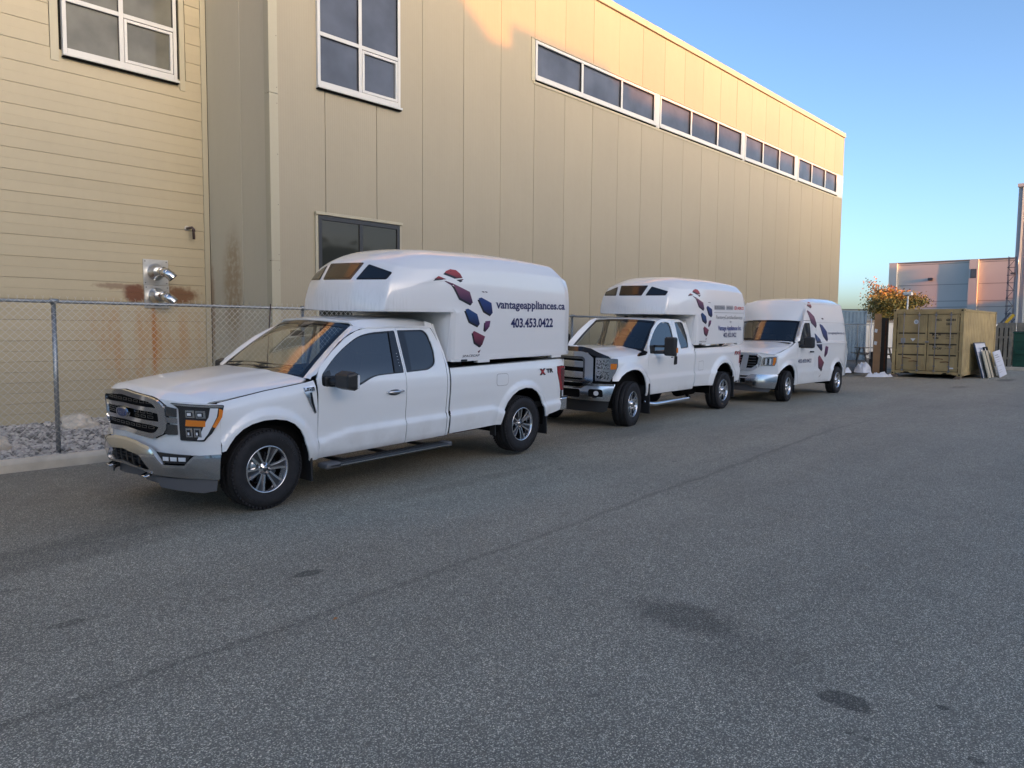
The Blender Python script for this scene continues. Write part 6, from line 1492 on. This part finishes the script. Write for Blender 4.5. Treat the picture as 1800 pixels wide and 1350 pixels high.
e, L_ = board('plastic_pipe', 'thin white pipe leaning against the fence beside the plywood', 'pipe', (32.3, 9.80, .75), (32.4, 9.25, 2.3), 0, 0, 0, (.2, -1, 0)); b = bmesh.new(); bm_tube(b, [(0, 0, 0), (0, 0, L_)], .02, 8); obj('pipe', b, 'white_pvc', e)
# white tarps
def tarp(x, y, z, sx, sy, sz, lab, sd, flat=False):
    b = bmesh.new(); n = 26; g = []
    for i in range(n+1):
        row = []
        for j in range(n+1):
            u = -1+2*i/n; v = -1+2*j/n; r = math.hypot(u, v); k_ = max(0, 1-r**2.2)
            px, py = u*math.sqrt(1-v*v/2)*sx, v*math.sqrt(1-u*u/2)*sy
            hz = sz*(k_**.45)*(.45+1.1*abs(noise.noise(Vector((u*2.3+sd, v*2.3, sd))))+.5*abs(noise.noise(Vector((u*5+sd, v*5, sd*2)))))+.05*noise.noise(Vector((u*9, v*9, sd)))*k_
            row.append(b.verts.new((px, py, max(.004, hz))))
        g.append(row)
    for i in range(n):
        for j in range(n): b.faces.new((g[i][j], g[i+1][j], g[i+1][j+1], g[i][j+1])).smooth = True
    o = obj('tarpaulin', b, 'tarp_white'); o.location = (x, y, z); o.rotation_euler = (0, 0, sd); tag(o, lab, 'tarp', 'white tarps by the fence end')
tarp(31.4, 9.78, .24, .42, .32, .34, 'tall crumpled white tarp heap beside the fence post', .4)
tarp(30.6, 10.35, .24, .40, .28, .22, 'small white tarp heap partly hidden by the rear of the van', 1.7)
tarp(31.3, 9.12, .103, .62, .26, .14, 'white tarp spread out flat on the asphalt in front of the container', 2.55)
# sign boards leaning at the container side
def sign(x, y, w_, h_, lean, m_, lab, fm, rz, extra=None, ztop=0):
    e = placed('sign_board', x, y, .101, rz); e.rotation_euler = (math.radians(lean), 0, rz); tag(e, lab, 'sign', 'sign boards leaning on the tan container')
    b = bmesh.new(); bm_box(b, (0, -.018, 0), (w_, .018, h_), .004); obj('sign_face', b, m_, e)
    if fm:
        for lo, hi in (((-.02, -.026, -.01), (.02, .026, h_+.02)), ((w_-.02, -.026, -.01), (w_+.02, .026, h_+.02)), ((.021, -.026, h_-.02), (w_-.021, .026, h_+.02))): box('sign_frame', lo, hi, fm, e)
    return e
e = sign(33.5, 6.02, 1.9, 1.40, -15, 'sign_white', 'navy-edged blank sign board leaning flat against the tan container', 'sign_navy', 0)
e = sign(33.7, 5.86, 1.5, 1.10, -15, 'sign_cream', 'cream sign panel with black frame leaning in front of the navy-edged board', None, 0)
box('sign_frame', (.45, -.03, .0), (.53, .03, 1.24), 'black_trim', e); box('sign_frame', (1.0, -.03, .0), (1.08, .03, 1.24), 'black_trim', e); box('sign_frame', (.53, -.03, 1.18), (1.0, .03, 1.24), 'black_trim', e)
e = sign(34.75, 5.66, 1.35, 1.04, -16, 'sign_white', 'white notice board with lines of grey text, right-most of the leaning signs', None, 0)
e.rotation_euler = (math.radians(-16), math.radians(-3), 0)
for (s_, a, c, z_, h_) in (('NOTICE', .10, .45, .80, .07), ('delivery hours', .10, .40, .70, .04), ('all visitors report', .10, .5, .60, .035)): pass
rs = random.Random(3)
for i in range(9):
    zz = .86-i*.085
    if i in (4, 6): continue
    box('text_line', (.08, -.0215, zz), (.12+rs.uniform(.5, .95), -.0185, zz+(.035 if i < 2 else .014)), 'decal_midgrey', e)
b = bmesh.new(); bm_box(b, (-.12, -.05, 0), (.12, .05, .03), .01); o = obj('litter', b, 'decal_white'); o.location = (32.4, 4.15, .102); o.rotation_euler = (0, 0, .6); tag(o, 'scrap of white litter on the asphalt in front of the sign boards', 'litter')
# board fence of the bin enclosure
WF = empty('board_fence', (42.5, 7.62, .20)); tag(WF, 'weathered vertical board fence between the tan container and the green bin', 'fence')
yy = 0; i = 0
while yy < .98:
    w_ = .155; b = bmesh.new(); bm_box(b, (-.012, -yy-w_, 0), (.012, -yy-.012, 2.0+.02*math.sin(i*2)), .004); obj('fence_board', b, 'fence_wood', WF); yy += .190; i += 1
box('fence_backing', (.06, -1.0, .0), (.08, 0, 1.9), 'dark_gap', WF); box('rail', (.013, -1.0, .4), (.05, 0, .5), 'fence_wood', WF); box('rail', (.013, -1.0, 1.4), (.05, 0, 1.5), 'fence_wood', WF); box('post', (-.02, -1.10, -.1), (.09, -.99, 2.0), 'fence_wood', WF)
DB = empty('waste_bin', (42.6, 6.48, .24)); tag(DB, 'dark green steel waste bin at the right edge of the photo', 'bin')
b = bmesh.new(); bm_box(b, (0, -2.0, 0), (1.4, 0, 1.62), .02); obj('bin_body', b, 'dumpster_green', DB)
box('bin_rim', (-.04, -2.03, 1.60), (1.44, .03, 1.67), 'dumpster_green', DB, .01); box('side_pocket', (-.07, -1.9, .62), (-.001, -.1, .80), 'dumpster_green', DB, .01); box('side_pocket', (-.05, -.62, .80), (-.001, -.40, 1.02), 'dumpster_green', DB, .01)
for zz in (.3, 1.2): box('bin_rib', (-.03, -2.0, zz), (-.001, 0, zz+.07), 'dumpster_green', DB, .005)
box('bin_lid', (0, -2.0, 1.671), (1.4, 0, 1.70), 'barrel_dark', DB)
struct(box('bin_pad', (42.05, .5, .05), (46, 7.6, .24), 'concrete', None, .02))
e = placed('board_screen', 44.6, 7.4, .22); tag(e, 'grey board screen standing behind the green bin', 'fence')
for i in range(18): box('fence_board', (0, -.3-i*.40, 0), (.03, -.3-i*.40+.38, 2.15), 'fence_wood', e)
# small low plant building with windows, behind the bin
e = placed('site_hut', 55, 12, .2, math.radians(-47)); tag(e, 'low pale hut seen above the bin enclosure', 'hut')
box('wall', (0, 0, 0), (10, 3, 2.2), 'trailer_white', e); box('window', (5.0, -.04, 1.2), (6.0, -.005, 1.9), 'pane_dark', e); box('window', (7.0, -.04, 1.2), (8.0, -.005, 1.9), 'pane_dark', e)
# ---- tilt-up hall
XH = 97.0; TB = empty('concrete_hall', (XH, 27.75, 0)); tag(TB, 'pinkish-grey concrete hall with full-height pilasters behind the tree', 'building')
box('wall', (.6, -44, 0), (30, 0, 9.95), 'tilt_wall', TB); box('roof_cap', (.5, -44, 9.95), (30, .1, 10.07), 'tilt_joint', TB)
for yy in (-.02, -8.4, -16.8, -25.2): box('pilaster', (.12, yy-.86, 0), (.62, yy, 10.0), 'tilt_wall', TB)
for zz in (4.7, 5.4, 7.3, 9.7):
    for ya, yb in ((-8.35, -.92), (-16.75, -9.3), (-25.1, -17.7)): box('joint_line', (.585, ya, zz), (.602, yb, zz+.05), 'tilt_joint', TB)
wd_ = empty('window', (.08, -8.4, 0), parent=TB); box('frame', (0, -.72, 7.95), (.03, -.16, 8.95), 'frame_dark', wd_); box('pane', (-.01, -.68, 8.0), (-.001, -.20, 8.9), 'pane_blue', wd_)
b = bmesh.new(); bm_box(b, (.25, -4.7, 7.85), (.62, -4.2, 8.15), .05); obj('wall_lamp', b, 'barrel_dark', TB)
# ---- fluted building at the right edge
XF = 71.0; FB = empty('fluted_building', (XF, 11.02, 0)); tag(FB, 'tall building with ribbed metal cladding at the right edge, ribs catching the sun', 'building')
box('wall', (0, -30, 0), (20, 0, 13.3), 'flute_wall', FB); box('roof_cap', (-.25, -30, 13.3), (20, .05, 13.55), 'flute_wall', FB)
for i in range(60): box('cladding_rib', (-.16, -.42-i*.42, 0), (0.0, -.30-i*.42, 13.25), 'flute_rib', FB)
# ---- lattice mast and boom
LM = empty('lattice_mast', (52.5, 8.12, .1)); tag(LM, 'dark steel lattice mast rising beside the ribbed building', 'mast')
for (px, py) in ((0, 0), (.34, 0), (0, .34), (.34, .34)):
    b = bmesh.new(); bm_tube(b, [(px+.08, py, 0), (px, py, 6.25)], .022, 5); obj('mast_leg', b, 'mast_steel', LM)
for i in range(9):
    z_ = 2.0+i*.45
    b = bmesh.new(); bm_tube(b, [(0, 0, z_), (0, .34, z_+.45)] if i % 2 else [(0, .34, z_), (0, 0, z_+.45)], .016, 4); obj('mast_brace', b, 'mast_steel', LM)
    b = bmesh.new(); bm_tube(b, [(0, -.05, z_), (0, .39, z_)], .018, 4); obj('mast_brace', b, 'mast_steel', LM)
box('mast_bracket', (-.08, -.1, 2.0), (.2, .45, 2.25), 'mast_steel', LM); box('mast_bracket', (-.06, -.05, 5.2), (.1, .2, 5.3), 'mast_steel', LM)
b = bmesh.new(); bm_tube(b, [(.3, -.10, 5.2), (.3, -.10, 6.6)], .03, 6); obj('antenna', b, 'galvanised', LM)
e = placed('boom', 50, 7.95, 1.45); tag(e, 'yellow machine boom slanting up behind the tan container', 'machine boom')
b = bmesh.new(); 
def beam(p, q, w_, m_, nm, par):
    p = Vector(p); q = Vector(q); d = (q-p); L_ = d.length; M_ = Matrix.Translation(p) @ d.to_track_quat('Z', 'Y').to_matrix().to_4x4(); return box(nm, (-w_/2, -w_/2, 0), (w_/2, w_/2, L_), m_, par, 0, M_)
beam((0, 1.25, -.6), (.3, -.25, 1.45), .16, 'boom_yellow', 'boom_arm', e); beam((-.1, 1.35, -.45), (.2, -.10, 1.55), .10, 'mast_steel', 'boom_ram', e); beam((0, 1.0, -.8), (.3, -.3, 1.2), .06, 'mast_steel', 'boom_ram', e)
# ---- yard light
e = placed('yard_light', 49.1, 12.9, .3); tag(e, 'short white yard light on a pole above the tan container', 'lamp')
b = bmesh.new(); bm_tube(b, [(0, 0, 0), (0, 0, 3.75)], .045, 8); obj('pole', b, 'trailer_white', e)
b = bmesh.new(); bm_box(b, (-.2, -.24, 3.75), (.2, .24, 3.93), .04); obj('lamp_head', b, 'trailer_white', e); box('pole_bracket', (-.1, -.3, 2.75), (.1, .12, 2.85), 'trailer_white', e)
# ---- tree
TR = empty('street_tree', (58.7, 17.0, .2), (0, 0, PI)); TR.scale = (1.15, 1.15, 1.12); tag(TR, 'thin-leaved autumn tree with sunlit orange and yellow foliage behind the tan container', 'tree')
rs = random.Random(5); ends = []
b = bmesh.new()
def branch(p, d, L_, r, lv):
    P = [p]; q = p
    for i in range(4):
        d = (d+Vector((rs.uniform(-.16, .16), rs.uniform(-.16, .16), rs.uniform(-.04, .12)))).normalized(); q = q+d*L_/4; P.append(q)
        if lv >= 2: ends.append((q.copy(), lv))
    bm_tube(b, P, [lerp(r, r*.55, i/4) for i in range(5)], 5 if lv else 8)
    if lv < 4:
        for _ in range((5, 4, 3, 3)[lv]):
            t = rs.uniform(.45, 1); k_ = P[min(4, int(t*4)+0)]
            dd = (d+Vector((rs.uniform(-1, 1), rs.uniform(-1, 1), rs.uniform(-.35, .55)))*.85).normalized(); branch(k_, dd, L_*rs.uniform(.55, .75), r*.5, lv+1)
branch(Vector((0, 0, 0)), Vector((0, 0, 1)), 2.6, .10, 0)
obj('trunk', b, 'bark', TR)
LV = {0: ([], []), 1: ([], []), 2: ([], [])}
for p, lv in ends:
    for _ in range(11 if lv > 2 else 4):
        # denser foliage towards the right (lower y), sparse and bare towards the left
        if rs.random() < .80*sst(-.2, 1.3, -p.y): continue
        c = p+Vector((rs.gauss(0, .2), rs.gauss(0, .22), rs.gauss(0, .16))); s = rs.uniform(.045, .09)
        hz = c.z; k_ = 0 if hz > 4.3+rs.gauss(0, .35) else (1 if rs.random() < .7 else 2)  # low sun painted in: leaves high in the crown take the orange colour
        n = Vector((rs.uniform(-1, 1), rs.uniform(-1, 1), rs.uniform(-1, 1))).normalized(); u = n.orthogonal().normalized()*s; v = n.cross(u)*.6
        V_, F_ = LV[k_]; n0 = len(V_); V_ += [tuple(c-u), tuple(c+v), tuple(c+u), tuple(c-v)]; F_.append((n0, n0+1, n0+2, n0+3))
for k_, (V_, F_) in LV.items():
    me = bpy.data.meshes.new('crown'); me.from_pydata(V_, [], F_); obj('crown', me, ('leaf_sunlit_orange', 'leaf_yellow', 'leaf_green')[k_], TR)
e = placed('evergreen_shrub', 66.5, 24.5, .2); tag(e, 'dark green conifer shrub left of the autumn tree', 'shrub'); V_, F_ = [], []
for _ in range(2600):
    h_ = rs.random(); r = (1-h_)*1.1+.12; a = rs.random()*6.28; rr2 = r*rs.random()**.4; c = Vector((math.cos(a)*rr2, math.sin(a)*rr2, .3+h_*4.2)); n = Vector((rs.uniform(-1, 1), rs.uniform(-1, 1), rs.uniform(-.4, 1))).normalized(); u = n.orthogonal().normalized()*.12; v = n.cross(u)*.4; n0 = len(V_); V_ += [tuple(c-u), tuple(c+v), tuple(c+u), tuple(c-v)]; F_.append((n0, n0+1, n0+2, n0+3))
me = bpy.data.meshes.new('foliage'); me.from_pydata(V_, [], F_); obj('crown', me, 'leaf_green', e); b = bmesh.new(); bm_tube(b, [(0, 0, 0), (0, 0, 4)], .07, 6); obj('trunk', b, 'bark', e)
# dry leaf on the road
b = bmesh.new(); vs = [b.verts.new(p) for p in ((-.02, 0, .002), (0, -.012, .008), (.022, 0, .004), (.004, .014, .010))]; b.faces.new(vs); o = obj('fallen_leaf', b, 'leaf_dry'); o.location = (2.63, 3.90, gz(2.6)+.002); tag(o, 'single dry orange leaf on the asphalt', 'leaf')

# ================================================================ buildings across the lane (behind the photographer) that shade the scene
OY = -26.0; DD = YW-OY; SX = (SUN.x/-SUN.y)*DD; DZ = (SUN.z/-SUN.y)*DD
OB = empty('opposite_building', (0, OY, 0)); tag(OB, 'long flat-roofed building across the lane whose stepped roofline throws the shadow', 'building')
prof = [(-60, 11.22, 9.6), (11.221, 13.46, 8.57), (13.461, 17.4, 9.12), (17.401, 37.0, 8.60)]
for a, c, z_ in prof:
    box('wall', (a+SX, -14, 0), (c+SX, 0, z_+DZ), 'facade_plain', OB)
box('roof_vent', (12.22+SX, -.6, 8.57+DZ), (12.44+SX, -.2, 8.83+DZ), 'facade_plain', OB)
for a in (17.95, 25.55, 31.2): box('roof_vent', (a+SX, -.6, 8.6+DZ), (a+.55+SX, -.2, 8.92+DZ), 'facade_plain', OB)
for i in range(14):
    wn = empty('window', (-40+i*6.0, 0, 0), parent=OB); box('frame', (0, .0, 1.2), (3.2, .05, 3.2), 'frame_dark', wn); box('pane', (.1, .051, 1.3), (3.1, .06, 3.1), 'pane_dark', wn)
e = empty('opposite_shed', (37.2+SX, OY, 0)); tag(e, 'lower long shed further along the far side of the lane', 'building'); box('wall', (0, -14, 0), (44, 0, 8.2), 'facade_plain', e); box('roof_cap', (-.1, -14, 8.2), (44, .1, 8.4), 'tilt_joint', e)
e = empty('opposite_hall', (37.2+SX+44.2, OY, 0)); tag(e, 'taller hall at the far end of the opposite row', 'building'); box('wall', (0, -14, 0), (60, 0, 9.4), 'facade_plain', e); box('roof_cap', (-.1, -14, 9.4), (60, .1, 9.55), 'tilt_joint', e)
bpy.context.view_layer.update()
